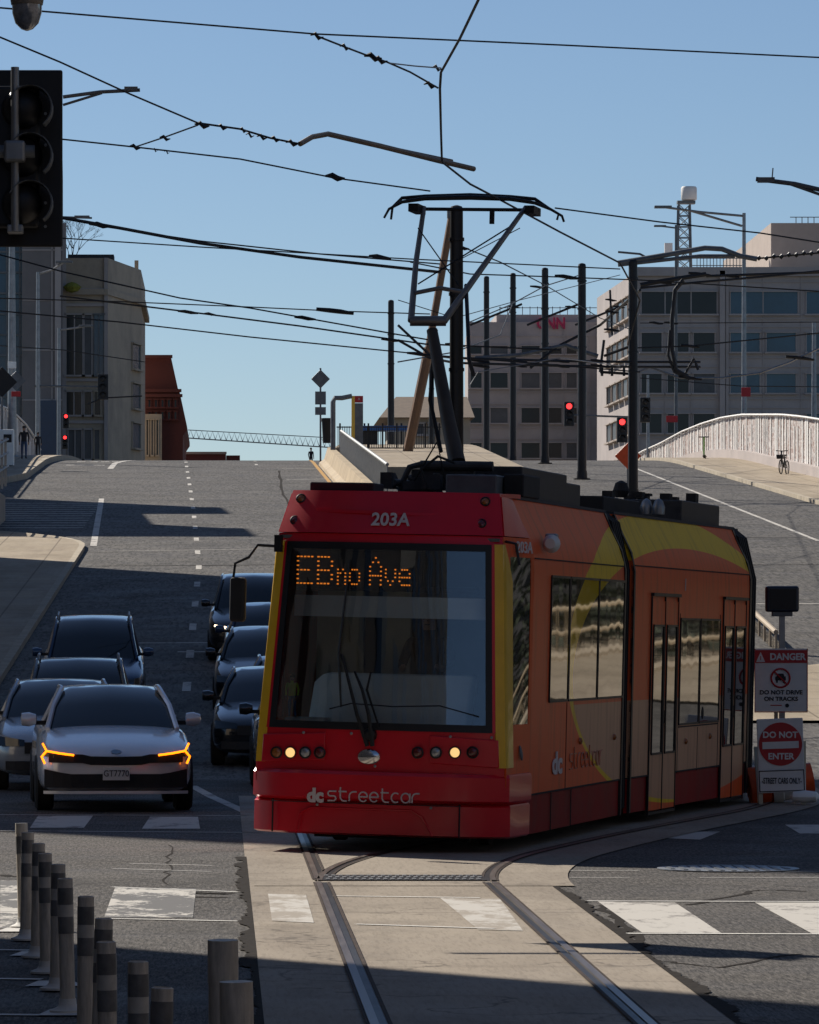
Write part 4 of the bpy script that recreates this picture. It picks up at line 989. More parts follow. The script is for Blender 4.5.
# ================================================================== delineator posts
PH = .725
spots = [(24, 824, 1), (26, 832, 1), (37, 843, 1), (47, 853, 1), (57, 864, 1), (68, 878, 1), (85, 896, 1), (99, 918, 1), (109, 941, 1), (139, 961, 1), (157, 987, 1), (226, 939, 2), (245, 982, 2)]
lab = ['farthest grey delineator post with a pale cap band and white base plate', 'second farthest delineator post, tight behind the pale-capped one', 'third delineator post of the row, one dark band near its top',
       'fourth delineator post of the row, its base on a white wedge of paint', 'fifth delineator post of the row, its shaft leaning against the view of the next base', 'sixth delineator post of the row, pale shaft with a single broad dark band',
       'seventh delineator post, thick dark band under its rim, first of the closer cluster', 'eighth delineator post, between two dark banded ones in the closer cluster', 'ninth delineator post, with two pale bands just below its rim',
       'tenth delineator post, cut by the bottom edge, with two dark bands', 'eleventh delineator post, short above the bottom edge beside the ten others', 'tall plain grey delineator post by the track slab, the taller of the near pair', 'wide plain grey delineator post at the bottom edge, the lower of the near pair']
for i, (px, py, k) in enumerate(spots):
    Y = 6375.0 / (py - 640) if k == 1 else (14.0 if px == 226 else 12.7); h = PH if k == 1 else (1.16 if px == 226 else 1.13); r_ = .0415
    b = empty('delineator_post', (XA(px, Y), Y, .0), R(i * 23), lab[i], 'delineator post', 'grey delineator posts in a row')
    b.rotation_euler = (R((i * 7 % 5 - 2) * .6), R((i * 5 % 7 - 3) * .5), R(i * 23))
    MB().lathe([(r_, .03), (r_ * .97, h * .5), (r_, h - .004), (r_ * .8, h), (r_ * .78, h - .03)], 20).build('tube', M['post'], b, smooth=True)
    MB().lathe([(.10, .008), (.10, .02), (.06, .035), (r_ * 1.15, .05), (r_ * 1.1, .08)], 20).build('base', M['bump_white'] if i < 6 else M['post'], b, smooth=True)
    zs = [(.86, .10, 'band_dark'), (.66, .10, 'band_dark'), (.76, .08, 'band_light')] if i not in (0, 11, 12) else [(.96, .07, 'band_light'), (.80, .12, 'band_dark')] if i == 0 else [(.95, .12, 'post')]
    for z, d, mm in zs: MB().lathe([(r_ * 1.03, z * h - d / 2), (r_ * 1.04, z * h), (r_ * 1.03, z * h + d / 2)], 20).build('reflective_band', M[mm], b, smooth=True)

# ================================================================== signs on the right
def signroot(name, X, Y, label, cat, rz=0, group=None): return empty(name, (X, Y, gz(Y)), rz, label, cat, group)
Ys = 62.0; k = Ys / F
dg_ = signroot('danger_sign', XA(783, Ys), Ys, 'white and red DANGER do not drive on tracks sign on a thin post', 'warning sign')
def zz(py, Y=Ys): return 2 + (HY - py) / F * Y
xr = lambda px, Y=Ys, c=783: XA(px, Y) - XA(c, Y)
MB().box((xr(781), 0, (zz(680)) ), (.66, .012, .78)).build('panel', M['white'], dg_, bevel=.004)
MB().box((xr(781), -.008, zz(656.5)), (.65, .006, .16)).build('header', M['signred'], dg_)
t = MB()
for (c, d) in (((xr(781), -.008, zz(712)), (.66, .006, .012)), ((xr(781) + .326, -.0085, zz(680)), (.010, .006, .78)), ((xr(781) - .326, -.0085, zz(680)), (.010, .006, .78))): t.box(c, d)
t.build('border', M['signred'], dg_)
text('danger_word', 'DANGER', .115, M['white'], (xr(787.5), -.013, zz(657)), (1, 0, 0), (0, 0, 1), dg_, .002, .95, .004)
MB().prism([(xr(756), zz(662)), (xr(765), zz(662)), (xr(760.5), zz(652))], -.016, -.012).build('warning_triangle', M['white'], dg_)
MB().box((xr(760.5), -.018, zz(658)), (.010, .004, .05)).build('exclamation_mark', M['signred'], dg_)
t = MB(); c0 = Vector((xr(780.5), -.012, zz(678))); rr = .115
for i in range(32):
    a0, a1 = 2 * math.pi * i / 32, 2 * math.pi * (i + 1) / 32
t.tube([c0 + Vector((rr * math.cos(2 * math.pi * i / 32), 0, rr * math.sin(2 * math.pi * i / 32))) for i in range(33)], .012, 5); t.tube([c0 + Vector((-rr * .7, -.004, rr * .7)), c0 + Vector((rr * .7, -.004, -rr * .7))], .010, 5)
t.build('prohibition_ring', M['signred'], dg_)
t = MB().box(c0 + Vector((0, .004, -.005)), (.13, .006, .05)); t.prism([(c0.x - .05, c0.z + .015), (c0.x + .05, c0.z + .015), (c0.x + .035, c0.z + .055), (c0.x - .035, c0.z + .055)], -.014, -.008); t.box(c0 + Vector((-.045, .004, -.045)), (.02, .006, .03)); t.box(c0 + Vector((.045, .004, -.045)), (.02, .006, .03)); t.build('car_symbol', M['clothdark'], dg_)
text('sign_words', 'DO NOT DRIVE', .072, M['clothdark'], (xr(781), -.010, zz(692.5)), (1, 0, 0), (0, 0, 1), dg_, .002, 1.05, .002)
text('sign_words', 'ON TRACKS', .072, M['clothdark'], (xr(781), -.010, zz(699)), (1, 0, 0), (0, 0, 1), dg_, .002, 1.05, .002)
MB().box((xr(776), -.009, zz(705.3)), (.14, .005, .012)).build('small_print', M['signred'], dg_); MB().lathe([(.025, 0), (.025, .006)], 12, Matrix.Translation((xr(787), -.006, zz(705.5))) @ Matrix.Rotation(R(90), 4, 'X')).build('emblem', M['clothdark'], dg_)
t = MB().box((xr(776), .0, (zz(712) + 0) / 2 + .0), (.045, .03, zz(712))); t.build('post', M['armtube'], dg_)
# sensor box on its post
Yb = 63.5
sb_ = signroot('sensor_box', XA(782, Yb), Yb, 'dark blue electronics box on a grey post behind the danger sign', 'sensor box')
bz = 2 + (HY - 599) / F * Yb
MB().box((0, 0, bz), (.42, .16, .33)).build('case', mat('navy plastic', (.012, .02, .04), .35), sb_, bevel=.03)
MB().box((0, -.083, bz), (.34, .01, .25)).build('screen', M['black'], sb_)
MB().box((0, .0, bz - .19), (.26, .10, .06)).build('bracket', M['greysteel'], sb_, bevel=.008)
MB().box((0, .0, (bz - .19) / 2), (.07, .06, bz - .19)).build('post', M['steel'], sb_)
# do not enter board on a folding stand
Yd = 60.5; dn = signroot('do_not_enter_sign', XA(782.5, Yd), Yd, 'folding white board with a red DO NOT ENTER disc above a STREET CARS ONLY plate', 'road sign')
zd = lambda py: 2 + (HY - py) / F * Yd; xd = lambda px: XA(px, Yd) - XA(780, Yd)
tl = Matrix.Translation((0, 0, 0)) @ Matrix.Rotation(R(-2), 4, 'Y')
MB().box((0, 0, zd(744)), (.56, .02, .62), tl).build('board', M['white'], dn, bevel=.02)
MB().lathe([(.262, 0), (.262, .006)], 40, tl @ Matrix.Translation((0, -.011, zd(744))) @ Matrix.Rotation(R(90), 4, 'X')).build('disc', M['signred'], dn)
MB().box((0, -.02, zd(745)), (.44, .004, .085), tl).build('bar', M['white'], dn)
text('sign_words', 'DO NOT', .105, M['white'], tl @ Vector((0, -.02, zd(735))), (1, 0, 0), (0, 0, 1), dn, .002, 1.0, .003)
text('sign_words', 'ENTER', .105, M['white'], tl @ Vector((0, -.02, zd(756.5))), (1, 0, 0), (0, 0, 1), dn, .002, 1.0, .003)
MB().box((0, -.01, zd(781)), (.575, .02, .28), tl).build('plate', M['white'], dn, bevel=.02)
t = MB()
for c, d in (((0, -.022, zd(770.5)), (.55, .004, .012)), ((0, -.022, zd(791)), (.55, .004, .012)), ((-.27, -.022, zd(781)), (.012, .004, .245)), ((.27, -.022, zd(781)), (.012, .004, .245))): t.box(c, d, tl)
t.build('plate_border', M['clothdark'], dn)
text('sign_words', '-STREET CARS ONLY-', .10, M['clothdark'], tl @ Vector((0, -.024, zd(781))), (1, 0, 0), (0, 0, 1), dn, .002, .50, .002)
t = MB()
for sx in (-.26, .26): MB().box((sx, .03, .38), (.05, .04, .80)).box((sx, .35, .36), (.05, .04, .80), None, 0, R(-35)).build('leg', M['cabbeige'], dn)
bs = signroot('traffic_drum', XA(781, 61.2), 61.2, 'orange and white drum lying behind the legs of the do not enter board', 'traffic drum')
MB().lathe([(.22, -.4), (.25, -.38), (.24, -.15), (.22, -.14), (.22, .15), (.19, .16), (.18, .4)], 20, Matrix.Translation((0, .1, .25)) @ Matrix.Rotation(R(80), 4, 'Y')).build('barrel', M['orange'], bs, smooth=True)
MB().lathe([(.246, -.12), (.246, 0), (.225, .01), (.225, .12)], 20, Matrix.Translation((0, .1, .25)) @ Matrix.Rotation(R(80), 4, 'Y')).build('white_band', M['white'], bs, smooth=True)
sbag = signroot('sandbag', XA(806, 60.2), 60.2, 'pale sandbag slumped against the right leg of the do not enter board', 'sandbag')
tag(sbag); MB().lathe([(.02, -.26), (.10, -.2), (.13, 0), (.10, .2), (.02, .26)], 12, Matrix.Translation((.0, .1, .11)) @ Matrix.Rotation(R(90), 4, 'Y') @ Matrix.Rotation(R(12), 4, 'X') @ Matrix.Diagonal((.6, .9, .7, 1))).build('sack', M['cabwhite'], sbag, smooth=True)
# tan stair wall with railing beyond the signs
tw_ = empty('stair_railing', (0, 0, 0), 0, 'sloping tan wall with pale railings beyond the tail of the streetcar', 'railing')
p0, p1 = P(735, 615, 125), P(776, 655, 110)
MB().add([tuple(p0), tuple(p1), (p1.x, p1.y, gz(110)), (p0.x, p0.y, gz(125)), (p0.x + .3, p0.y, p0.z), (p1.x + .3, p1.y, p1.z), (p1.x + .3, p1.y, gz(110)), (p0.x + .3, p0.y, gz(125))], [(0, 1, 2, 3), (4, 5, 6, 7), (0, 1, 5, 4), (1, 2, 6, 5), (2, 3, 7, 6), (3, 0, 4, 7)]).build('wall', M['pave'], tw_)
t = MB().tube([p0 + Vector((0, 0, .5)), p1 + Vector((0, 0, .5))], .06, 6)
for i in range(9): q = p0.lerp(p1, i / 8); t.box(q + Vector((0, 0, .22)), (.05, .05, .5))
t.build('railing', M['stone_tan'], tw_)

# ================================================================== poles, signals and lamps
def pole(px, pytop, Y, r_, label, m='black', cat='catenary pole', name='catenary_pole', group='black catenary poles up the hill', base=True, z0=None):
    root = empty(name, (XA(px, Y), Y, gz(Y) if z0 is None else z0), 0, label, cat, group); zt = 2 + (HY - pytop) / F * Y - root.location.z
    MB().lathe([(r_ * 1.08, 0), (r_, zt * .5), (r_ * .93, zt)], 14).build('shaft', M[m], root, smooth=True)
    MB().lathe([(r_ * .96, zt), (r_ * .8, zt + r_ * .5), (r_ * .2, zt + r_ * .7)], 14).build('cap', M[m], root, smooth=True)
    if base: MB().lathe([(r_ * 2.0, 0), (r_ * 2.0, .05), (r_ * 1.3, .06), (r_ * 1.2, .4)], 14).build('base', M[m], root, smooth=True)
    for z in (zt * .93, zt * .80, zt * .62): MB().lathe([(r_ * 1.12, z - .04), (r_ * 1.12, z + .04)], 14).build('clamp', M[m], root)
    return root
pole(456.5, 210, 118, .165, 'thickest black pole, rising just behind the pantograph')
pole(633, 262, 210, .20, 'black pole at the road edge right of the streetcar roof, carrying a long bent bracket')
pole(582, 266, 237, .20, 'black pole crossing the stone building left of the black pole with the bent bracket')
pole(545, 270, 265, .19, 'black pole standing in front of the red rooftop letters')
pole(513, 275, 295, .18, 'black pole between the red rooftop letters and the farthest black pole')
pole(486.5, 278, 325, .19, 'farthest black pole, nearest the left end of the stone block with rooftop letters')
pole(391, 302, 300, .19, 'lone black pole behind the station fence left of the pantograph')
pole(431.5, 330, 330, .17, 'black pole half hidden behind the lower arm of the pantograph')
def arm(pts, r_, name, label, m, cat, Y=None, group=None):
    o = MB().tube([P(*p) for p in pts], r_, 8).build(name, M[m], None, smooth=True); return tag(o, label, cat, group)
arm([(300, 144, 47), (312, 137, 47.2), (328, 134, 47.5), (380, 146, 48), (440, 161, 48.6), (474, 169, 49)], .026, 'overhead_bracket', 'weathered tube arm with a bent left end hanging in the sky above the pantograph', 'armtube', 'bracket arm')
arm([(345, 138.5, 47.9), (400, 150, 48.4), (452, 161, 48.9)], .018, 'overhead_bracket', 'thinner second tube beside the weathered bent arm above the pantograph', 'armtube', 'bracket arm')
arm([(618, 263, 210), (660, 256, 210), (705, 248, 210), (722, 249, 210), (740, 256, 210), (757, 259, 210)], .11, 'overhead_bracket', 'long bent grey bracket on top of the black pole right of the streetcar roof', 'greysteel', 'bracket arm')
arm([(618, 265, 210), (700, 256, 210), (735, 256, 210)], .08, 'overhead_bracket', 'straight tube right under the long bent grey bracket', 'greysteel', 'bracket arm')
def lamp_post(px, ytop, Y, r_, arms, label, ybase=None, m='steel', group=None, name='street_lamp'):
    root = empty(name, (XA(px, Y), Y, gz(Y)), 0, label, 'street lamp', group); zt = 2 + (HY - ytop) / F * Y - gz(Y)
    MB().lathe([(r_ * 1.3, 0), (r_ * .8, zt)], 10).build('pole', M[m], root, smooth=True)
    MB().lathe([(r_ * 2, 0), (r_ * 2, .3), (r_ * 1.4, .35)], 10).build('base', M[m], root)
    for pts in arms:
        MB().tube([P(x, y, Y) - root.location for x, y in pts], r_ * .55, 6).build('arm', M[m], root, smooth=True)
    if arms:
        q = P(arms[0][-1][0], arms[0][-1][1], Y) - root.location
        MB().box(q, (r_ * 8, r_ * 3, r_ * 1.2)).build('lamp_head', M['greysteel'], root, bevel=.03)
    return root
lamp_post(744, 213, 300, .13, [[(744, 216), (700, 212), (663, 207)], [(742, 226), (715, 218), (688, 210)]], 'tall lamp post with a long two-tube arm in front of the right stone building')
lamp_post(676, 225, 330, .10, [[(676, 228), (660, 226)]], 'thin pole with a tiny arm between the lattice tower and the bent bracket', m='greysteel')
lamp_post(814, 322, 260, .12, [], 'pale post without an arm near the right edge, rising over the slatted wall')
lamp_post(648, 375, 330, .10, [], 'short pale post beside the signal above the left end of the right slatted wall', m='steel')
lamp_post(38, 272, 330, .14, [[(38, 274), (52, 270), (64, 262)]], 'pale lamp post against the grey tower with an arm rising to the right')
lamp_post(59, 328, 340, .12, [[(59, 330), (75, 328), (86, 326)]], 'slim lamp post at the right edge of the grey tower')
lamp_post(12, 246, 270, .20, [], 'stout pale pole behind the hanging traffic signal, with a diamond sign back on it')
a_ = tag(MB().tube([P(63, 97, 60), P(100, 92, 60), P(140, 90, 60)], .022, 6).tube([P(63, 105, 60), P(102, 93, 60)], .016, 6).box(P(131, 89, 60), (.16, .10, .05)).build('lamp_arm', M['greysteel']), 'short lamp arm poking out from behind the hanging traffic signal', 'lamp arm')
tag(MB().tube([P(830, 192, 60), P(795, 184, 60), P(756, 179, 60)], .028, 6).tube([P(830, 198, 60), P(790, 184, 60)], .018, 6).tube([P(772, 180, 60), P(773, 168, 60)], .008, 5).box(P(766, 180, 60), (.2, .10, .06)).build('lamp_arm', M['greysteel']), 'lamp arm with a small spike entering at the right edge of the sky', 'lamp arm')
tag(MB().tube([P(618, 215 + 37, 230), P(640, 254, 230), P(655, 262, 230)], .05, 6).build('lamp_arm', M['greysteel']), 'thin short arm rising left of the long bent grey bracket', 'lamp arm')
tag(MB().tube([P(60, 217, 200), P(92, 218, 200)], .04, 6).box(P(82, 217, 200), (.6, .3, .1)).build('lamp_arm', M['greysteel']), 'small lamp arm in front of the bare rooftop tree', 'lamp arm')
gl = empty('globe_lamp', tuple(P(27, 0, 30)), 0, 'teardrop street lamp with a brown hood hanging in at the top left corner', 'street lamp')
MB().lathe([(.085, .08), (.10, .0), (.095, -.03)], 20).build('hood', M['armtube'], gl, smooth=True)
MB().lathe([(.09, -.03), (.088, -.08), (.07, -.14), (.035, -.175), (.008, -.185)], 20).build('globe', M['cabwhite'] if False else M['lens_clear'], gl, smooth=True)
MB().tube([(0, 0, .08), (0, 0, .4), (-.5, 0, .6)], .025, 8).build('hanger', M['greysteel'], gl, smooth=True)

def signal_far(px, py, Y, label, lit=True, w=.34, group='far traffic signals', m_=None, sec=3, post=True):
    root = empty('traffic_signal', tuple(P(px, py, Y)), 0, label, 'traffic signal', group)
    MB().box((0, 0, 0), (w * 1.25, .3, w * sec * 1.0)).build('housing', M['black'], root, bevel=.03)
    for i in range(sec):
        z = (sec - 1) / 2 * w * .95 - i * w * .95
        l_ = MB().lathe([(w * .36, 0), (w * .33, .03), (w * .1, .06)], 14, Matrix.Translation((0, -.15, z)) @ Matrix.Rotation(R(90), 4, 'X')).build('lens', M['lamp_red'] if (lit and i == 0) else M['black'], root, smooth=True)
        MB().slab(lambda u, v: (w * .38 * math.cos(math.pi * u), -.15 - .25 * v, z + w * .38 * math.sin(math.pi * u)), 8, 1, (0, 0, .01)).build('visor', M['black'], root)
    return root
signal_far(569, 414, 300, 'hanging signal showing red between two black poles', w=.48)
signal_far(622, 430, 290, 'signal showing red just left of the black pole with the bent bracket', w=.48)
signal_far(645, 410, 290, 'dark unlit signal seen edge-on just right of the black pole with the bent bracket', lit=False, w=.48)
signal_far(66, 421, 330, 'signal showing red at the foot of the stone building with the tall window', w=.32)
signal_far(65, 442, 345, 'low signal glowing red directly below the other red one at left', w=.32)
signal_far(103, 387, 330, 'unlit black signal hanging before the stone building with the tall window', lit=False, w=.56)
tag(MB().tube([P(34, 386, 330), P(103, 387, 330)], .07, 6).build('mast_arm', M['greysteel']), 'horizontal mast arm at left carrying the unlit black signal', 'mast arm')
tag(MB().tube([P(569, 415, 301), P(628, 417, 301)], .06, 6).build('mast_arm', M['greysteel']), 'horizontal mast arm holding the signal that hangs between two black poles', 'mast arm')
# near signal seen from behind
ns = empty('traffic_signal', tuple(P(20, 157, 38)), 0, 'large black traffic signal with a wide backplate seen from behind at the upper left', 'traffic signal')
MB().box((-.10, .12, 0), (.84, .03, 1.35)).build('backplate', M['black'], ns, bevel=.05)
MB().box((-.02, .04, 0), (.34, .18, 1.08)).build('housing', M['black'], ns, bevel=.03)
for z in (.36, 0, -.36):
    MB().lathe([(.155, 0), (.15, .05), (.11, .10), (.04, .12)], 20, Matrix.Translation((.02, -.05, z)) @ Matrix.Rotation(R(90), 4, 'X')).build('lens_cover', M['black'], ns, smooth=True)
    MB().slab(lambda u, v: (.09 + .165 * math.cos(math.pi * u * 1.15 - .9), .02 - .26 * v, z + .165 * math.sin(math.pi * u * 1.15 - .9)), 14, 1, (-.012, 0, 0)).build('visor', M['greysteel'], ns)
for z in (-.52, -.34, -.1, .1, .34, .5): MB().lathe([(.012, 0), (.012, .01)], 8, Matrix.Translation((.19, .10, z)) @ Matrix.Rotation(R(90), 4, 'X')).build('bolt', M['steel'], ns)
MB().tube([(-.03, -.20, -.58), (-.03, -.20, .66)], .032, 12).build('bracket_tube', M['steel'], ns, smooth=True)
MB().tube([(-1.6, -.22, .02), (.12, -.22, .02)], .05, 12).build('mast_arm', M['greysteel'], ns, smooth=True)
MB().box((-.03, -.22, .02), (.16, .14, .16)).build('clamp', M['steel'], ns, bevel=.02)
MB().box((-.03, -.12, -.56), (.12, .2, .06)).build('foot_bracket', M['steel'], ns, bevel=.01)

# ================================================================== overhead wires
def wire(pts, r_, label, name='overhead_wire', m='wire', knots=(), sag=0.0, group='overhead wires'):
    w = [P(*p) for p in pts]; out = [w[0]]
    for a, b in zip(w[:-1], w[1:]):
        n = max(2, int((b - a).length / 3))
        n = min(n, 10)
        for i in range(1, n + 1):
            q = a.lerp(b, i / n); q.z -= sag * 4 * (i / n) * (1 - i / n); out.append(q)
    o = MB().tube(out, r_, 5).build(name, M[m]); tag(o, label, 'wire', group)
    if knots:
        for (px, py, Y, s) in knots:
            t = MB(); c = P(px, py, Y); t.tube([c + Vector((-s, 0, s * .1)), c + Vector((-s * .3, 0, .02)), c + Vector((s * .3, 0, -.02)), c + Vector((s, 0, -s * .14))], [s * .10, min(s * .3, .03 + s * .08), min(s * .3, .03 + s * .08), s * .08], 6)
            t.build('insulator', M['black'], o)
    return o
wire([(-10, 7, 36), (315, 34, 38), (560, 45, 40), (830, 58, 42)], .007, 'highest wire, crossing the whole sky from edge to edge', knots=((317, 36, 38, .05),))
wire([(317, 36, 38), (345, 47, 38.5), (366, 55, 39), (387, 62, 39.5), (410, 72, 39.8), (438, 88, 40)], .008, 'short wire with a ribbed insulator hanging from the highest wire', knots=((345, 47, 38.5, .04), (373, 57, 39, .07), (380, 60, 39.2, .06), (430, 85, 40, .05)))
wire([(389, 63, 39.5), (415, 66, 39.8), (441, 68, 40)], .006, 'pale short wire right of the ribbed insulator', m='steel', knots=((437, 68, 40, .04),))
wire([(482, -8, 34), (460, 38, 37), (441, 72, 39.5), (440, 88, 40), (441, 130, 44), (442, 162, 46.5), (470, 184, 48.5), (493, 196, 49.8), (560, 232, 54), (620, 263, 58), (640, 300, 66), (628, 345, 78)], .011, 'contact wire dropping from the top edge to the pantograph head and on right')
wire([(-10, 33, 46), (60, 62, 46), (130, 94, 46.3), (198, 123, 46.6)], .009, 'wire sloping down from the upper left edge behind the lamp arm')
wire([(198, 123, 46.6), (240, 129, 46.8), (270, 138, 47), (300, 144, 47)], .010, 'knotted chain of insulators leading to the bent weathered arm', knots=((202, 125, 46.6, .07), (222, 127, 46.7, .05), (243, 130, 46.8, .04), (250, 135, 46.9, .04), (262, 137, 47, .05), (275, 139, 47, .05), (292, 143, 47, .06)))
wire([(60, 139, 58), (135, 147, 58), (240, 159, 59), (335, 178, 60), (430, 191, 61)], .010, 'wire running from the hanging signal to the tip of the pantograph', knots=((135, 147, 58, .07), (155, 150, 58, .03), (167, 152, 58, .03), (335, 177, 60, .12)))
wire([(135, 147, 58), (165, 137, 55), (198, 125, 52)], .009, 'short link rising from the signal wire to the knotted chain', knots=((165, 138, 55, .06),))
wire([(555, 208, 62), (660, 222, 63), (760, 233, 64), (830, 244, 65)], .010, 'wire leaving the pantograph tip towards the right stone building')
wire([(58, 217, 90), (120, 228, 90), (200, 243, 92), (300, 257, 94), (412, 269, 96), (440, 272, 97)], .032, 'thickest dark cable, running from the hanging signal to the pantograph', knots=((100, 225, 90, .2),))
wire([(100, 226, 91), (200, 241, 92), (320, 254, 94), (440, 264, 96)], .014, 'thin cable twisted along the thickest dark cable')
wire([(60, 238, 110), (200, 247, 110), (410, 259, 112), (620, 269, 115)], .015, 'nearly level wire passing behind the middle of the pantograph', knots=((380, 257, 112, .25),))
wire([(410, 262, 140), (470, 274, 140), (560, 277, 142), (640, 280, 145), (830, 292, 150)], .02, 'wire joining the tops of the black poles', knots=((567, 277, 142, .35),))
wire([(-10, 252, 140), (64, 272, 140), (180, 298, 140), (250, 308, 140), (395, 334, 140), (430, 340, 140)], .022, 'wire falling from the grey tower to the lone black pole', knots=((305, 318, 140, .3),))
wire([(-10, 298, 160), (130, 302, 160), (250, 307, 160), (335, 311, 160), (430, 314, 160)], .02, 'level wire with one long insulator left of the lone black pole', knots=((335, 311, 160, .6),))
wire([(60, 296, 170), (190, 312, 170), (300, 326, 170), (425, 344, 170), (560, 350, 170)], .03, 'slack wire with dark beads over the corner of the stone building', knots=((188, 312, 170, .35), (210, 314, 170, .2), (390, 340, 170, .3)))
wire([(-10, 310, 180), (120, 322, 180), (250, 337, 180), (420, 354, 180), (640, 372, 182)], .026, 'lowest wire on the left, passing over the brick building', knots=((418, 354, 180, .4),))
wire([(-10, 345, 300), (64, 350, 300), (145, 362, 300)], .03, 'faint wire across the foot of the grey tower')
for yy, lb in ((361, 'upper of two thick level span wires across the row of black poles'), (366, 'lower of two thick level span wires across the row of black poles')):
    wire([(398, yy - 36 if yy == 361 else yy - 26, 200), (430, yy - 36 + 30 if yy == 361 else yy - 8, 200), (455, yy - 3, 205), (560, yy, 208), (636, yy + 1, 210), (700, yy + 1, 212)], .055, lb, knots=((480, yy, 206, .4), (520, yy, 206, .3), (560, yy, 208, .4), (600, yy, 208, .4)))
wire([(455, 262, 118), (520, 228, 118)], .012, 'thin stay rising right from the thickest black pole', knots=((463, 248, 118, .15),))
wire([(460, 246, 118), (500, 262, 130), (545, 285, 160), (600, 318, 200), (632, 330, 210)], .018, 'diagonal wire from the thickest black pole down to the bent bracket pole')
wire([(470, 322, 230), (510, 305, 240), (545, 286, 250), (580, 275, 260)], .03, 'rising stay wire between the second and fourth far poles', knots=((538, 287, 250, .4),))
wire([(398, 362, 200), (455, 352, 210), (500, 335, 230), (512, 305, 250)], .03, 'dim stay wire left of the rooftop letters')
for i, (a, b, c) in enumerate(((470, 321, 'first'), (527, 326, 'second'), (575, 330, 'third'))):
    wire([(a, 325, 250), (a + 52, 304, 250)], .06, 'slanted bracket tube, %s of three over the stone block with rooftop letters' % c, 'bracket_tube', knots=((a + 44, 307, 250, .3),), group='slanted bracket tubes')
wire([(475, 358, 240), (520, 355, 240), (565, 345, 240), (585, 352, 240), (598, 356, 240)], .10, 'curved blue-grey tube crossing before the stone block', m='greysteel')
wire([(530, 368, 240), (560, 345, 240), (600, 325, 240), (640, 290, 230)], .07, 'long slanted tube from the stone block up to the bent bracket pole', m='black')
wire([(610, 290, 215), (612, 335, 215)], .05, 'upright hanger rod left of the bent bracket pole', knots=((611, 300, 215, .25), (612, 330, 215, .35), (612, 312, 215, .3)))
t = MB()
for a, b in (((600, 372), (604, 340)), ((600, 372), (632, 374)), ((604, 356), (634, 345)), ((602, 376), (602, 366)), ((612, 376), (612, 366)), ((624, 376), (624, 366))): t.tube([P(a[0], a[1], 214), P(b[0], b[1], 214)], .06, 6)
tag(t.build('switch_gear', M['black']), 'cage of black fittings hanging left of the bent bracket pole', 'switch gear')
t = MB()
for i in range(9): t.lathe([(.05, 0), (.12, .08), (.05, .16)], 8, Matrix.Translation(P(757 + i * 7.5, 258 - i * .8 + (i % 2), 212)) @ Matrix.Rotation(R(90), 4, 'Y'))
t.tube([P(752, 259, 212), P(830, 252, 212)], .04, 6)
tag(t.build('insulator_chain', M['black']), 'chain of dark insulators from the bent bracket to the right edge', 'insulator chain', 'overhead wires')
wire([(640, 285, 212), (662, 281, 212), (706, 274, 212)], .10, 'thick dark feeder tube just under the bent bracket', knots=((700, 274, 212, .5), (660, 282, 212, .5)))
wire([(640, 288, 213), (700, 282, 213), (760, 277, 213), (830, 270, 213)], .05, 'upper dark cable crossing the top storey of the right stone building')
wire([(706, 276, 214), (770, 274, 214), (830, 272, 214)], .06, 'dark cable ending at the thick feeder tube', knots=((730, 276, 214, .4),))
wire([(683, 280, 211), (675, 290, 211), (672, 320, 211), (672, 350, 211), (676, 370, 211), (690, 379, 211)], .10, 'thick black cable hanging in a long loop right of the bent bracket pole')
wire([(670, 330, 211), (668, 355, 211), (674, 372, 211), (684, 376, 211), (694, 358, 211), (698, 370, 211)], .06, 'thinner curled cable inside the long hanging loop')
wire([(636, 373, 211), (650, 367, 211), (680, 378, 211), (720, 378, 211), (760, 373, 211), (790, 362, 211), (830, 343, 211)], .045, 'sagging pale cable over the windows of the right stone building', m='steel', knots=((690, 378, 211, .5), (800, 358, 211, .6)))
wire([(634, 348, 211), (690, 346, 211), (750, 340, 211), (830, 332, 211)], .03, 'thin cable over the second window row of the right stone building', knots=((690, 346, 211, .4),))
wire([(640, 323, 214), (700, 323, 214), (830, 322, 214)], .02, 'level thin wire between the first and second window rows at right', knots=((656, 323, 214, .3), (671, 323, 214, .3)))
wire([(640, 378, 214), (740, 386, 214), (830, 387, 214)], .02, 'thin wire over the third window row at right')
wire([(455, 330, 150), (456, 395, 150), (440, 400, 150)], .04, 'short dark loose cable beside the thickest black pole', knots=((455, 345, 150, .3),))
wire([(470, 385, 190), (478, 372, 190), (560, 358, 190), (620, 366, 195)], .02, 'slack thin wire low across the stone block with rooftop letters', m='steel')
wire([(398, 300, 150), (455, 318, 150), (520, 300, 160), (620, 275, 180)], .014, 'thin wire dipping behind the pantograph and rising to the right')
wire([(88, 404, 330), (103, 398, 330), (142, 396, 330)], .05, 'short bracket wire right of the unlit black signal')

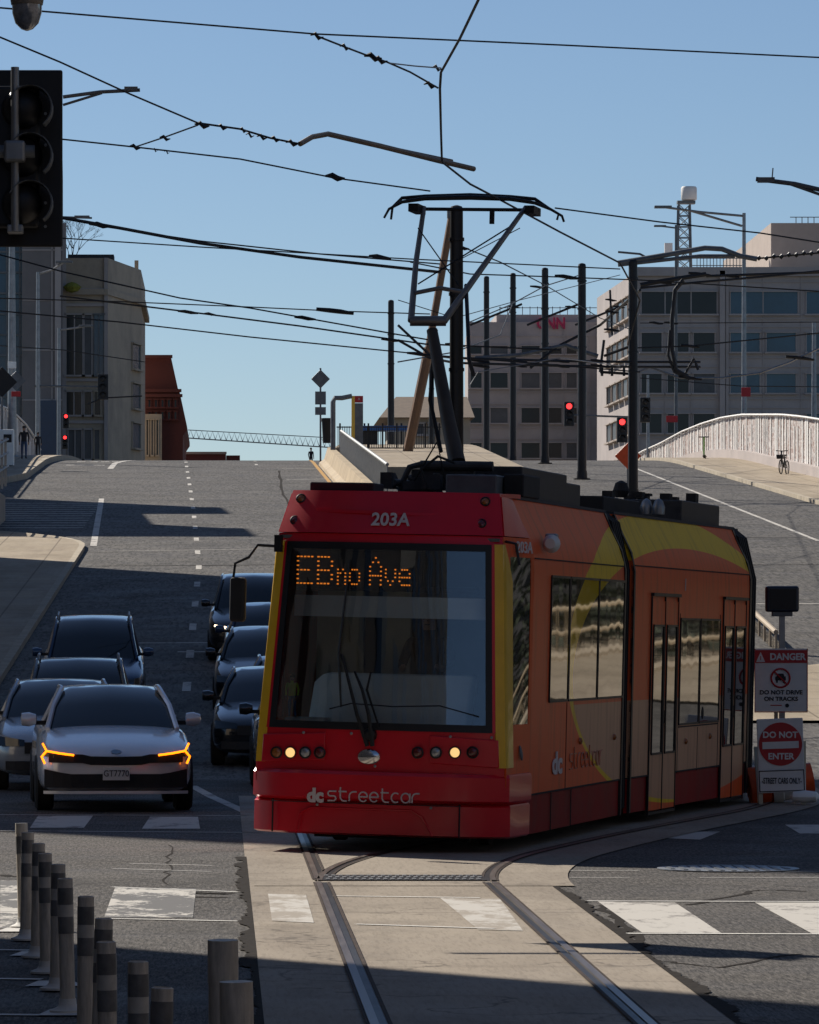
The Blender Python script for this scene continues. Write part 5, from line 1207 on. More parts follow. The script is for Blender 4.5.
# ================================================================== far buildings
WR = random.Random(5)
def plane_hit(px, py, A, B):
    """point of the vertical plane through A,B seen at a pixel"""
    d = Vector(((px - VX) / F, 1, (HY - py) / F)); n = Vector((B[1] - A[1], -(B[0] - A[0]), 0)); o = Vector((0, 0, 2))
    t_ = n.dot(Vector((A[0], A[1], 0)) - Vector((0, 0, 0))) / n.dot(Vector((d.x, d.y, 0)))
    return o + d * t_
def window(root, A, B, p0, p1, mglass='winglass', sill=None, mull=0, proud=.12, name='window'):
    """p0,p1: pixel corners (x0,ytop) (x1,ybottom) on the wall plane A-B"""
    a = plane_hit(p0[0], p0[1], A, B); b = plane_hit(p1[0], p0[1], A, B); zt = a.z; zb = plane_hit(p0[0], p1[1], A, B).z
    win(root, a, b, zb, zt, mglass, sill, mull, name)
def win(root, a, b, zb, zt, mglass='winglass', sill=None, mull=0, name='window'):
    a = Vector((a[0], a[1], 0)); b = Vector((b[0], b[1], 0)); d = (b - a); L = d.length; ang = math.atan2(d.y, d.x); nrm = Vector((d.y, -d.x, 0)).normalized()
    if nrm.y > 0.3 or (abs(nrm.y) <= .3 and nrm.x > 0 and False): nrm = -nrm
    T = Matrix.Translation((a + b) / 2) @ Matrix.Rotation(ang, 4, 'Z'); sgn = 1 if (T.to_3x3() @ Vector((0, -1, 0))).dot(nrm) > 0 else -1
    f = MB(); w = .14; zm = (zb + zt) / 2
    for c, dd in (((0, -sgn * .05, zt + .06), (L + .25, .5, .12)), ((0, -sgn * .1, zb - .08), (L + .35, .6, .16))): f.box(c, dd, T)
    for i in range(mull + 2): f.box((-L / 2 + L * i / (mull + 1), -sgn * .06, zm), (.10, .18, zt - zb), T)
    o = f.build(name, sill or M['stone_grey'], root)
    MB().box((0, 0, zm), (L, .10, zt - zb), T).build('pane', M['blind' if (mglass == 'winglass' and WR.random() < .28) else mglass], o)
def bld(name, label, cat='building', group=None): return empty(name, (0, 0, 0), 0, label, cat, group)
# right stone building
rb = bld('office_building', 'broad grey stone office building with window bands filling the right background')
Yf = 480; cx = XA(637, Yf); zt = 2 + (HY - 271) / F * Yf; zg = gz(480) - 3; xr_ = XA(990, Yf)
MB().col([(cx, Yf), (xr_, Yf), (xr_, 560), (XA(600, 556), 556), (XA(597, 518), 518)], zg, zt).build('wall', M['stone_grey'], rb)
MB().col([(cx - .3, Yf - .5), (xr_, Yf - .5), (xr_, Yf - .02), (cx - .3, Yf - .02)], zt - .5, zt + .35).build('parapet', M['stone_grey'], rb)
A, B = (cx, Yf), (xr_, Yf)
for (y0, y1, cols) in ((292, 314, ((641, 717), (730, 798), (806, 860))), (333, 352, ((641, 662), (667, 689), (693, 715), (730, 760), (766, 796), (806, 850))), (374, 393, ((641, 662), (667, 689), (693, 715), (730, 760), (766, 796), (806, 850))), (414, 433, ((641, 662), (667, 689), (693, 715), (730, 760), (766, 796), (806, 850)))):
    for (x0, x1) in cols: window(rb, A, B, (x0, y0), (x1, y1), 'winglass' if x0 < 720 else 'blueglass', mull=0)
t = MB()
for y in (282, 319, 327, 358, 367, 399, 408, 438):
    q = plane_hit(640, y, A, B); t.box(((cx + xr_) / 2, Yf - .06, q.z), (xr_ - cx, .12, .10))
for x in (640, 665, 691, 722, 727, 763, 801): q = plane_hit(x, 300, A, B); t.box((q.x, Yf - .045, (zt + 18) / 2), (.10, .09, zt - 18))
t.box((XA(722, Yf), Yf - .25, (zt + 12) / 2), (.5, .5, zt - 12)); t.box((XA(727, Yf), Yf - .12, (zt + 12) / 2), (.3, .3, zt - 12))
t.build('cladding_joint', M['stone_grey'], rb)
A2, B2 = (XA(597, 518), 518), (cx, Yf)
for z0, z1 in ((33.3, 35.4), (29.6, 31.5), (25.7, 27.5), (21.9, 23.7), (18, 19.8)):
    for k_ in range(5):
        u0 = .30 + k_ * .135; a = Vector(A2).lerp(Vector(B2), u0); b = Vector(A2).lerp(Vector(B2), u0 + .11)
        dx = Vector((-.06, 0)); win(rb, a + dx, b + dx, z0, z1, 'winglass', M['stone_warm'], 0)
ph0 = XA(747, 500); 
MB().col([(XA(771, 495), 495), (XA(900, 495), 495), (XA(900, 495), 545), (XA(747, 520), 545), (XA(747, 520), 520)], zt - 1, 2 + (HY - 223) / F * 495).build('penthouse', M['stone_warm'], rb)
t = MB()
zz0 = 2 + (HY - 223) / F * 495
for i in range(9): t.box((XA(796 + i * 6, 500), 500, zz0 + .5), (.08, .08, 1.0))
t.box((XA(820, 500), 500, zz0 + 1), (6, .08, .08))
for i in range(14): t.box((XA(697 + i * 3.3, 485), 485, zt + .9), (.07, .07, 1.6))
t.box((XA(718, 485), 485, zt + 1.6), (5, .08, .08)); t.box((XA(718, 485), 485, zt + .9), (5, .08, .08))
t.build('roof_railing', M['greysteel'], rb)
# lattice antenna tower with its drum
lt = empty('lattice_tower', (XA(684, 505), 505, 36), 0, 'rooftop lattice mast with a white drum on top', 'antenna mast')
t = MB(); zt2 = 2 + (HY - 205) / F * 505 - 36; hw = .75
for a in (-hw, hw):
    for b in (-hw, hw): t.tube([(a, b, 0), (a * .75, b * .75, zt2)], .10, 5)
n = 9
for i in range(n):
    z0, z1 = zt2 * i / n, zt2 * (i + 1) / n; k0 = 1 - .25 * i / n; k1 = 1 - .25 * (i + 1) / n
    for sy in (-1, 1):
        t.tube([(-hw * k0, sy * hw * k0, z0), (hw * k1, sy * hw * k1, z1)], .06, 4); t.tube([(hw * k0, sy * hw * k0, z0), (-hw * k1, sy * hw * k1, z1)], .06, 4); t.tube([(-hw * k0, sy * hw * k0, z0), (hw * k0, sy * hw * k0, z0)], .06, 4)
t.build('lattice', M['greysteel'], lt)
MB().lathe([(.75, 0), (.8, .1), (.8, 1.2), (.7, 1.35)], 20, Matrix.Translation((.5, 0, zt2 + .5))).build('drum', M['parapet'], lt, smooth=True)
MB().box((.2, 0, zt2 + .25), (1.8, 1.2, .3)).build('platform', M['greysteel'], lt); MB().box((-1.6, -.3, zt2 * .55), (.8, .4, 1.2)).build('dish_box', M['parapet'], lt)
# central stone block with rooftop letters
cb = bld('office_block', 'grey-brown stone block with red rooftop letters behind the row of black poles')
Yc = 560; x0, x1 = XA(468, Yc), XA(612, Yc); zt = 2 + (HY - 322) / F * Yc
MB().col([(x0, Yc), (x1, Yc), (x1, 600), (XA(465, 600), 600)], gz(500) - 3, zt).build('wall', M['stone_grey'], cb)
MB().col([(XA(497, Yc), Yc + 1), (x1, Yc + 1), (x1, 598), (XA(497, Yc), 598)], zt - .5, 2 + (HY - 314) / F * Yc).build('roof_storey', M['stone_grey'], cb)
MB().col([(XA(597, Yc), Yc - .4), (x1, Yc - .4), (x1, Yc - .02), (XA(597, Yc), Yc - .02)], 10, zt + .6).build('corner_panel', M['stone_warm'], cb)
A, B = (x0, Yc), (x1, Yc)
for y0, y1 in ((346, 354), (373, 388), (408, 423), (443, 458)):
    for (a, b) in (((470, 482), (490, 508), (521, 540), (545, 562), (566, 577))): window(cb, A, B, (a, y0), (b, y1), 'winglass', mull=0)
    window(cb, A, B, (600, y0 + 7), (607, y0 + 11), 'winglass')
t = MB()
for y in (336, 360, 392, 404, 428, 439): q = plane_hit(500, y, A, B); t.box(((x0 + x1) / 2, Yc - .06, q.z), (x1 - x0, .12, .12))
for x in (486, 511, 516, 543, 564, 582, 590): q = plane_hit(x, 300, A, B); t.box((q.x, Yc - .045, (zt + 12) / 2), (.12, .09, zt - 12))
t.build('cladding_joint', M['stone_grey'], cb)
t = MB()
for i in range(14): t.box((XA(500 + i * 7.5, Yc + 3), Yc + 3, 2 + (HY - 311) / F * Yc), (.08, .08, 1.4))
t.box((XA(548, Yc + 3), Yc + 3, 2 + (HY - 306) / F * Yc), (11, .08, .08)); t.build('roof_railing', M['greysteel'], cb)
text('roof_letters', 'CNN', 1.75, mat('red roof letters', (.40, .01, .07), .5), (XA(551, Yc), Yc - .25, 2 + (HY - 324) / F * Yc), (1, 0, 0), (0, 0, 1), cb, .1, .82, .06)
# pavilion with hipped roof
pv = bld('stone_pavilion', 'low tan stone pavilion with a flared hip roof behind the station fence')
Yp = 345
zb_, zr_, ze_ = gz(345) - 2, 2 + (HY - 394) / F * Yp, 2 + (HY - 418) / F * Yp
MB().col([(XA(392, Yp), Yp), (XA(470, Yp), Yp), (XA(470, Yp), Yp + 14), (XA(392, Yp), Yp + 14)], zb_, ze_).build('wall', M['stone_tan'], pv)
a, b, c, d = XA(379, Yp), XA(474, Yp), XA(398, Yp), XA(470, Yp)
MB().add([(a, Yp - 1, ze_), (b, Yp - 1, ze_), (b, Yp + 15, ze_), (a, Yp + 15, ze_), (c, Yp + 4, zr_), (d, Yp + 4, zr_), (d, Yp + 9, zr_), (c, Yp + 9, zr_)], [(0, 3, 2, 1), (4, 5, 6, 7), (0, 1, 5, 4), (1, 2, 6, 5), (2, 3, 7, 6), (3, 0, 4, 7)]).build('roof', M['roof_tan'], pv)
for q in ((416, 424), (429, 437)): window(pv, (a, Yp), (b, Yp), (q[0], 424), (q[1], 434), 'winglass')
# left towers
gt = bld('grey_tower', 'tall grey slab tower with blue glass at the left edge behind the hanging signal')
Yt = 420; zt = 2 + (HY - 153) / F * Yt
MB().col([(XA(22, Yt), Yt), (XA(62.5, Yt), Yt), (XA(63, Yt + 25), Yt + 25), (XA(22, Yt), Yt + 25)], 6, zt).build('wall', M['stone_dark'], gt)
MB().col([(XA(-90, Yt), Yt + 2), (XA(22, Yt) - .02, Yt + 2), (XA(22, Yt) - .02, Yt + 25), (XA(-90, Yt), Yt + 25)], 6, zt - 3).build('glass_wing', M['blueglass'], gt)
t = MB()
for i in range(18): t.box((XA(-34, Yt), Yt + 1.9, 12 + i * 1.75), (9.4, .18, .16))
for i in range(9): t.box((XA(-85 + i * 13, Yt), Yt + 1.88, (zt + 6) / 2), (.16, .22, zt - 10))
t.build('glazing_bar', M['greysteel'], gt)
t = MB()
for y in (190, 250, 300, 350, 400): q = 2 + (HY - y) / F * Yt; t.box((XA(42.5, Yt), Yt - .04, q), (3.4, .08, .10))
t.box((XA(52, Yt), Yt - .04, 25), (.10, .08, 30)); t.box((XA(58, Yt), Yt - .1, 22), (.5, .2, 32)); t.build('cladding_joint', M['stone_grey'], gt)
MB().box((XA(48, Yt), Yt - .2, 2 + (HY - 428) / F * Yt), (1.4, .3, 4.6)).build('blue_glass_bay', M['banner'], gt)
sbd = bld('stone_building', 'tan stone building with a tall glazed window bay beside the grey tower')
Yq = 432; zt = 2 + (HY - 258) / F * Yq
c1 = (XA(108, Yq), Yq); c2 = (XA(141, 446), 446)
MB().col([(XA(60, Yq), Yq), c1, c2, (XA(141, 446), 470), (XA(60, Yq), 470)], 6, zt).build('wall', M['stone_tan'], sbd)
MB().col([(XA(60, Yq), Yq - .5), (c1[0], Yq - .5), (c2[0] + .4, c2[1] - .5), (c2[0] + .4, 470), (c2[0] + .02, 470), (c2[0] + .02, c2[1]), (c1[0], Yq - .02), (XA(60, Yq), Yq - .02)], zt - 3.2, zt - 2.7).build('cornice', M['stone_tan'], sbd)
MB().box((XA(136.5, 448), 448, zt + .2), (.35, .35, 1.6)).build('chimney', M['stone_tan'], sbd)
MB().box((XA(90, Yq), Yq + 4, zt + .1), (4, 3, .8)).build('roof_box', M['roofdark'], sbd)
A, B = (XA(60, Yq), Yq), c1
window(sbd, A, B, (66, 315), (83, 375), 'winglass', M['stone_grey'], 1); window(sbd, A, B, (84, 315), (92, 375), 'winglass', M['stone_grey']); window(sbd, A, B, (94, 315), (104, 375), 'blueglass', M['greysteel'], 1)
window(sbd, A, B, (66, 392), (82, 415), 'winglass', M['stone_grey'], 1); window(sbd, A, B, (84, 392), (92, 415), 'winglass', M['stone_grey']); window(sbd, A, B, (94, 392), (101, 415), 'winglass', M['stone_tan'])
window(sbd, A, B, (68, 430), (82, 459), 'winglass', M['stone_grey'], 1); window(sbd, A, B, (84, 430), (92, 459), 'winglass', M['stone_grey']); window(sbd, A, B, (94, 430), (100, 459), 'winglass', M['stone_tan'])
t = MB()
for y in (290, 305, 380, 422): t.box((XA(84, Yq), Yq - .1, 2 + (HY - y) / F * Yq), (4.1, .2, .25))
t.box((XA(64.5, Yq), Yq - .15, 22), (.3, .3, 32)); t.box((XA(106, Yq), Yq - .15, 20), (.3, .3, 30)); t.build('stone_band', M['stone_grey'], sbd)
for z in (26, 22.5, 19, 15.5):
    a = Vector(c1).lerp(Vector(c2), .70); b = Vector(c1).lerp(Vector(c2), .95); win(sbd, a, b, z, z + 2.2, 'blueglass', M['stone_tan'])
tag(MB().lathe([(.02, -1), (.6, -.7), (.9, 0), (.5, .6), (.02, .9)], 9, Matrix.Translation(P(72, 287, Yq - 1.2)) @ Matrix.Diagonal((.9, .7, .5, 1))).build('terrace_shrub', M['leafyellow']), 'small yellow-green shrub on the terrace of the tan stone building', 'shrub')
tr = empty('bare_tree', tuple(P(72, 262, 436)), 0, 'bare twiggy tree rising above the roof of the tan stone building', 'tree')
t = MB(); random.seed(11)
def twig(p, d, L, r_, dep):
    e = p + d * L; t.tube([p, p.lerp(e, .5) + Vector((random.uniform(-.05, .05),) * 3), e], [r_, r_ * .8, r_ * .55], 4)
    if dep:
        for _ in range(3): twig(e, (d + Vector((random.uniform(-.8, .8), random.uniform(-.6, .6), random.uniform(-.25, .5)))).normalized(), L * .72, r_ * .55, dep - 1)
t.tube([(0, 0, -4), (0, 0, 0)], .14, 6); t.build('trunk', M['bark'], tr); t = MB()
for _ in range(4): twig(Vector((0, 0, -.3)), Vector((random.uniform(-.6, .7), random.uniform(-.4, .4), 1)).normalized(), 1.5, .07, 4)
t.build('crown', M['bark'], tr)
bb = bld('brick_building', 'red brick building with a stepped cornice right of the tan stone building')
Yk = 475; Z = lambda y: 2 + (HY - y) / F * Yk
MB().prism([(XA(138, Yk), Z(357)), (XA(171, Yk), Z(357)), (XA(178.5, Yk), Z(391)), (XA(138, Yk), Z(391))], Yk, Yk + 40).build('attic', M['brick'], bb)
MB().prism([(XA(138, Yk), Z(391) - .02), (XA(179.5, Yk), Z(391) - .02), (XA(187, Yk), Z(426)), (XA(187, Yk), Z(430)), (XA(183, Yk), Z(436)), (XA(182, Yk), 8), (XA(138, Yk), 8)], Yk - .6, Yk + 40).build('wall', M['brick'], bb)
t = MB()
for y, x in ((391, 180.5), (396, 181.5), (357, 171.5)): t.box(((XA(138, Yk) + XA(x, Yk)) / 2, Yk - .75, Z(y)), (XA(x, Yk) - XA(138, Yk) + .2, .4, .3))
t.build('cornice', M['brick'], bb)
MB().col([(XA(143, Yk), Yk - 2), (XA(162, Yk), Yk - 2), (XA(162, Yk), Yk - .62), (XA(143, Yk), Yk - .62)], 8, Z(415)).build('stone_entrance', M['stone_tan'], bb)
for x in (146, 151, 156): window(bb, (XA(138, Yk), Yk - 2), (XA(190, Yk), Yk - 2), (x, 420), (x + 2.5, 455), 'winglass', M['stone_tan'])
for y_ in (400, 412):
    for i in range(5): window(bb, (XA(138, Yk), Yk - .6), (XA(190, Yk), Yk - .6), (148 + i * 6.5, y_), (151 + i * 6.5, y_ + 7), 'winglass', M['brick'])
lb = bld('low_brick_building', 'low brick roofline just above the crest of the hill left of the crane')
MB().col([(XA(182, 520), 520), (XA(226, 520), 520), (XA(226, 520), 540), (XA(182, 520), 540)], 6, 2 + (HY - 452) / F * 520).build('wall', M['brick'], lb)
MB().col([(XA(226, 520) + .02, 521), (XA(240, 520), 521), (XA(240, 520), 540), (XA(226, 520) + .02, 540)], 6, 2 + (HY - 455) / F * 520).build('wing', M['brick'], lb)
MB().box((XA(204, 520), 519.9, 2 + (HY - 453) / F * 520), (4.7, .3, .25)).build('coping', M['stone_tan'], lb)
# crane jib
cr = MB(); a, b = P(188, 434, 620), P(330, 443, 620)
N = 26
for k_ in (-.55, .55): cr.tube([a + Vector((0, k_, -.5)), b + Vector((0, k_, -.55))], .07, 4)
cr.tube([a + Vector((0, 0, .5)), b + Vector((0, 0, .65))], .07, 4)
for i in range(N):
    p = a.lerp(b, i / N); q = a.lerp(b, (i + .5) / N); r__ = a.lerp(b, (i + 1) / N); cr.tube([p + Vector((0, -.5, -.5)), q + Vector((0, 0, .5)), r__ + Vector((0, -.5, -.5))], .045, 4)
tag(cr.build('crane_jib', M['greysteel']), 'long thin lattice crane jib lying low over the crest of the hill', 'crane')
# slanted orange boom
bo = empty('lift_boom', tuple(P(405, 455, 255)), 0, 'orange-brown telescopic boom leaning up behind the pantograph', 'lift boom')
q = lambda x, y: P(x, y, 255) - P(405, 455, 255)
MB().tube([q(404, 470), q(429, 348)], .26, 8).build('lower_boom', M['orange_boom'], bo); MB().tube([q(428, 352), q(452, 214)], .19, 8).build('upper_boom', M['orange_boom'], bo)
MB().box(q(405, 466), (1.6, 1.6, 1.2)).build('turret', M['orange_boom'], bo, bevel=.1); MB().box(q(452, 213), (.5, .5, .5)).build('boom_head', M['greysteel'], bo)

# ================================================================== median barrier, platform, parapets
mbr = empty('median_barrier', (0, 0, 0), 0, 'tan concrete barrier with a yellow edge line and a pale railing behind it', 'barrier')
def bx_(y): return 5.0 + max(0, 262 - y) * .004
vs = []; fs = []; n = 40
for i in range(n + 1):
    y = 150 + (262 - 150) * i / n; x = bx_(y); z = gz(y); h = .95
    vs += [(x, y, z - .05), (x + .05, y, z + .15), (x + .30, y, z + .32), (x + .48, y, z + h), (x + .78, y, z + h), (x + .8, y, z - .05)]
for i in range(n):
    for j in range(6): fs.append((6 * i + j, 6 * i + (j + 1) % 6, 6 * i + 6 + (j + 1) % 6, 6 * i + 6 + j))
fs += [tuple(range(6)), tuple(6 * n + j for j in range(5, -1, -1))]
MB().add(vs, fs).build('concrete', M['jersey'], mbr)
t = MB(); path = [(bx_(y) - .16, y, 0) for y in range(150, 283, 4)]; ribbon(t, path, -.09, .09, .012); t.build('yellow_line', mat('yellow road paint', (.45, .24, .04), .7), mbr)
t = MB()
def rz_(y): # railing top, rises above the barrier towards the near end
    return gz(y) + 2.0
pp = [Vector((bx_(y) + .92, y, rz_(y))) for y in range(189, 255, 3)]
t.tube(pp, .07, 6); t.tube([p - Vector((0, 0, 1.3)) for p in pp], .05, 6)
y = 189.0
while y < 254:
    t.box((bx_(y) + .92, y, rz_(y) - .65), (.05, .12, 1.3)); y += .6
t.build('railing', M['rail_pale'], mbr)
# raised platform
pl = empty('station_platform', (0, 0, 0), 0, 'raised streetcar platform with a black picket fence behind the median barrier', 'platform')
vs = []; fs = []; n = 20
for i in range(n + 1):
    y = 226 + 94 * i / n; z = gz(y); vs += [(6.6, y, z - .1), (6.6, y, z + .9), (13.6, y, z + .9), (13.6, y, z - .1)]
for i in range(n):
    for j in range(4): fs.append((4 * i + j, 4 * i + (j + 1) % 4, 4 * i + 4 + (j + 1) % 4, 4 * i + 4 + j))
fs += [(0, 1, 2, 3), (4 * n + 3, 4 * n + 2, 4 * n + 1, 4 * n)]
MB().add(vs, fs).build('deck', M['pave'], pl)
t = MB(); Yf_ = 262
zf = 2 + (HY - 450) / F * Yf_
for i in range(46): t.box((XA(338 + i * 2.25, Yf_), Yf_, zf + .62), (.035, .035, 1.25))
t.box((XA(389, Yf_), Yf_, zf + 1.2), (5.5, .06, .06)); t.box((XA(389, Yf_), Yf_, zf + .1), (5.5, .06, .06))
for i in range(8): t.box((XA(340 + i * 14.2, Yf_), Yf_, zf + .7), (.09, .09, 1.4))
t.build('fence', M['black'], pl)
MB().box((XA(375, 262), 261, zf - .55), (5.0, 1.0, 1.2)).build('deck_end', M['pave'], pl)
sh = empty('platform_shelter', (0, 0, 0), 0, 'low dark shelter with a blue roof edge behind the platform fence', 'shelter')
MB().box((XA(384, 275), 276, 2 + (HY - 428) / F * 275), (3.1, 2, .25)).build('roof', M['clothblue'], sh)
for x in (365, 402): MB().box((XA(x, 275), 276, 2 + (HY - 437) / F * 275), (.1, .1, 1.6)).build('post', M['black'], sh)
MB().box((XA(370, 275), 276, 2 + (HY - 440) / F * 275), (.9, .6, 1.2)).build('bench', M['black'], sh)
py_ = empty('station_pylon', tuple(P(357, 446, 258)), 0, 'grey station pylon with a red top and yellow edge on the platform', 'pylon')
Hh = (446 - 396) / F * 258
MB().box((.10, 0, Hh / 2 - .2), (.42, .3, Hh - .35)).build('body', M['greysteel'], py_); MB().box((.10, 0, Hh - .17), (.42, .31, .34)).build('red_top', M['signred'], py_)
MB().box((-.20, 0, Hh / 2), (.17, .3, Hh)).build('yellow_edge', M['yellow'], py_); text('emblem', '^', .3, M['dim_white'], (.10, -.17, Hh - .22), (1, 0, 0), (0, 0, 1), py_)
bp_ = tag(MB().tube([P(333, 450, 256), P(333, 402, 256), P(335, 398, 256), P(342, 398, 256), P(352, 396, 256)], .13, 8).build('bent_pipe', M['greysteel'], None, smooth=True), 'grey upright pipe bent over towards the station pylon', 'pipe')
br_ = empty('litter_bin', tuple(P(327.5, 443, 262)), 0, 'dark bin with a flared rim standing on the left end of the concrete barrier', 'bin')
MB().lathe([(.25, 0), (.30, 1.1), (.33, 1.15), (.33, 1.3), (.28, 1.3)], 16).build('drum', M['blackmatt'], br_, smooth=True)
ds = empty('warning_sign', (XA(320.5, 268), 268, gz(268)), 0, 'diamond sign over two small grey plates, its back to us, at the barrier end', 'road sign')
zo = 2 - gz(268); zd2 = lambda y: zo + (HY - y) / F * 268
MB().box((0, 0, zd2(379)), (.72, .03, .72), None, 0, 0, R(45)).build('diamond', M['greysteel'], ds, bevel=.03)
MB().box((0, 0, zd2(398)), (.58, .03, .70)).build('plate', M['greysteel'], ds); MB().box((0, 0, zd2(411)), (.58, .03, .42)).build('plate', M['greysteel'], ds)
MB().tube([(0, .05, 0), (0, .05, zd2(368))], .05, 8).build('post', M['greysteel'], ds)
# slatted bridge parapets
def parapet(X, pts, label, base=True, hh=3.0):
    root = empty('slatted_wall', (0, 0, 0), 0, label, 'wall', 'white slatted bridge walls')
    random.seed(int(abs(X)) + 2)
    y0, y1 = pts[0][0], pts[-1][0]
    def ztop(y):
        for (a, za), (b, zb2) in zip(pts[:-1], pts[1:]):
            if a <= y <= b:
                t_ = (y - a) / (b - a); return za + (zb2 - za) * t_
        return pts[-1][1]
    s = 1 if X > 0 else -1
    vs = []; fs = []; ny = 90
    for i in range(ny + 1):
        y = y0 + (y1 - y0) * i / ny; vs += [(X + s * .25, y, gz(y) + .3), (X + s * .25, y, ztop(y) - .05), (X + s * .32, y, ztop(y) - .05), (X + s * .32, y, gz(y) + .3)]
    for i in range(ny):
        for j in range(4): fs.append((4 * i + j, 4 * i + (j + 1) % 4, 4 * i + 4 + (j + 1) % 4, 4 * i + 4 + j))
    MB().add(vs, fs).build('mural_panel', mural, root)
    t = MB(); y = y0
    while y < y1:
        st_ = random.uniform(.7, 2.6); w = random.uniform(.15, .6)
        z0 = gz(y) + .55; z1 = ztop(y) - random.choice((0, 0, .0, .5))
        t.box((X + s * .225, y, (z0 + z1) / 2), (.03, w, z1 - z0)); y += st_
    t.build('slats', M['parapet'], root)
    mbb = MB(); vs = []; fs = []
    for i in range(ny + 1):
        y = y0 + (y1 - y0) * i / ny; vs += [(X - s * .12, y, gz(y)), (X - s * .12, y, gz(y) + .62), (X + s * .3, y, gz(y) + .62), (X + s * .3, y, gz(y))]
    for i in range(ny):
        for j in range(4): fs.append((4 * i + j, 4 * i + (j + 1) % 4, 4 * i + 4 + (j + 1) % 4, 4 * i + 4 + j))
    mbb.add(vs, fs).build('plinth', M['stone_grey'], root)
    t = MB(); t.tube([(X + s * .1, y0 + (y1 - y0) * i / 60, ztop(y0 + (y1 - y0) * i / 60) + .02) for i in range(61)], .06, 5); t.build('top_rail', M['parapet'], root)
def mural_mat():
    m, n, l, b = new_mat('mural panel')
    tc = n.new('ShaderNodeTexCoord'); mp = n.new('ShaderNodeMapping'); mp.inputs['Scale'].default_value = (1, .40, .8); l.new(tc.outputs['Object'], mp.inputs[0])
    nz = n.new('ShaderNodeTexNoise'); nz.inputs['Scale'].default_value = 1.1; nz.inputs['Detail'].default_value = 8; nz.inputs['Roughness'].default_value = .7; l.new(mp.outputs[0], nz.inputs['Vector'])
    cr_ = n.new('ShaderNodeValToRGB'); l.new(nz.outputs[0], cr_.inputs[0]); e = cr_.color_ramp.elements
    e[0].position = .35; e[0].color = (.12, .10, .10, 1); e[1].position = .68; e[1].color = (.62, .60, .58, 1)
    for p_, c in ((.45, (.55, .52, .5)), (.50, (.20, .10, .07)), (.54, (.60, .57, .55)), (.60, (.25, .18, .16))):
        x = e.new(p_); x.color = (*c, 1)
    l.new(cr_.outputs[0], b.inputs['Base Color']); b.inputs['Roughness'].default_value = .8
    return m
mural = mural_mat()
def pz(px, py, X): Y = X * F / (px - VX); return (Y, 2 + (HY - py) / F * Y)
pr = [(185, gz(185) + 2.6), (222, gz(222) + 2.7)] + [pz(px, py, 28.0) for px, py in ((819, 420), (800, 417), (780, 415), (740, 415), (720, 418), (700, 424), (680, 432), (660, 443), (640, 452), (625, 462), (610, 470))]
parapet(28.0, pr, 'white slatted bridge wall arching over the right pavement')
pl_ = [pz(px, py, -12.2) for px, py in ((-60, 397), (-30, 399), (0, 405), (10, 409), (20, 417), (28, 425), (36, 437), (42, 450))]
parapet(-12.2, sorted(pl_), 'white slatted bridge wall ending at the left pavement')
ub = empty('utility_cabinet', (XA(4, 250), 250, gz(250) + .3), 0, 'pale cabinet with a dark panel on the left pavement by the slatted wall', 'cabinet')
MB().box((0, 0, .9), (1.0, .8, 1.8)).build('body', M['cabwhite'], ub, bevel=.03); MB().box((.2, -.41, 1.35), (.4, .03, .4)).build('panel', M['black'], ub)
# small signs
def flat_sign(px, py, Y, w, h, m, label, rot=0, name='road_sign', post=True, zb2=None, m2=None):
    root = empty(name, (XA(px, Y), Y, gz(Y)), 0, label, 'road sign'); z = 2 + (HY - py) / F * Y - gz(Y)
    MB().box((0, 0, z), (w, .04, h), None, 0, 0, rot).build('panel', M[m], root, bevel=.02)
    if post: MB().tube([(0, .06, 0), (0, .06, z)], .05, 8).build('post', M['greysteel'], root)
    return root
flat_sign(628, 456, 225, .85, .85, 'orange', 'orange diamond sign half hidden by the black pole with the bent bracket', R(45))
flat_sign(672, 419, 326, .75, .42, 'signred', 'small red sign on the thin pole over the slatted wall', post=False)
flat_sign(746, 392, 298, .55, .55, 'signred', 'faded red sign on the tall lamp post over the slatted wall', post=False)
flat_sign(16, 394, 268, .50, .28, 'signred', 'red sign on the stout pale pole at left', post=False)
flat_sign(16, 381, 267, .75, .75, 'greysteel', 'grey diamond sign back on the stout pale pole at left', R(45), post=False)
flat_sign(2, 382, 255, 1.1, 1.1, 'blackmatt', 'dark diamond sign back at the very left edge', R(45))
flat_sign(12, 365, 268.5, .45, .35, 'cabwhite', 'pale small plate above the diamond sign back on the stout pole', post=False)
# shared scooter and bicycle on the right pavement
sc_ = empty('kick_scooter', (26.2, 272, gz(272) + .16), R(80), 'green and black kick scooter leaning near the slatted wall', 'scooter')
MB().box((0, 0, .12), (.9, .16, .06)).build('deck', M['black'], sc_); MB().tube([(-.45, 0, .15), (-.55, 0, 1.15)], .045, 8).build('stem', M['green'], sc_); MB().tube([(-.55, -.28, 1.15), (-.55, .28, 1.15)], .03, 8).build('handlebar', M['black'], sc_)
for x in (-.5, .45): MB().lathe([(.03, -.03), (.11, -.03), (.11, .03), (.03, .03)], 16, Matrix.Translation((x, 0, .11)) @ Matrix.Rotation(R(90), 4, 'X')).build('wheel', M['rubber'], sc_)
bk = empty('bicycle', (XA(784, 240), 240, gz(240) + .16), R(68), 'black rental bicycle parked upright on the right pavement', 'bicycle')
for x in (-.55, .55):
    w_ = MB().tube([(x + .33 * math.cos(a_ * math.pi / 12), 0, .34 + .33 * math.sin(a_ * math.pi / 12)) for a_ in range(25)], .028, 6).build('wheel', M['rubber'], bk)
    t = MB()
    for i in range(8): a_ = i * math.pi / 8; t.tube([(x - .32 * math.cos(a_), 0, .34 - .32 * math.sin(a_)), (x + .32 * math.cos(a_), 0, .34 + .32 * math.sin(a_))], .004, 4)
    t.build('spokes', M['steel'], w_)
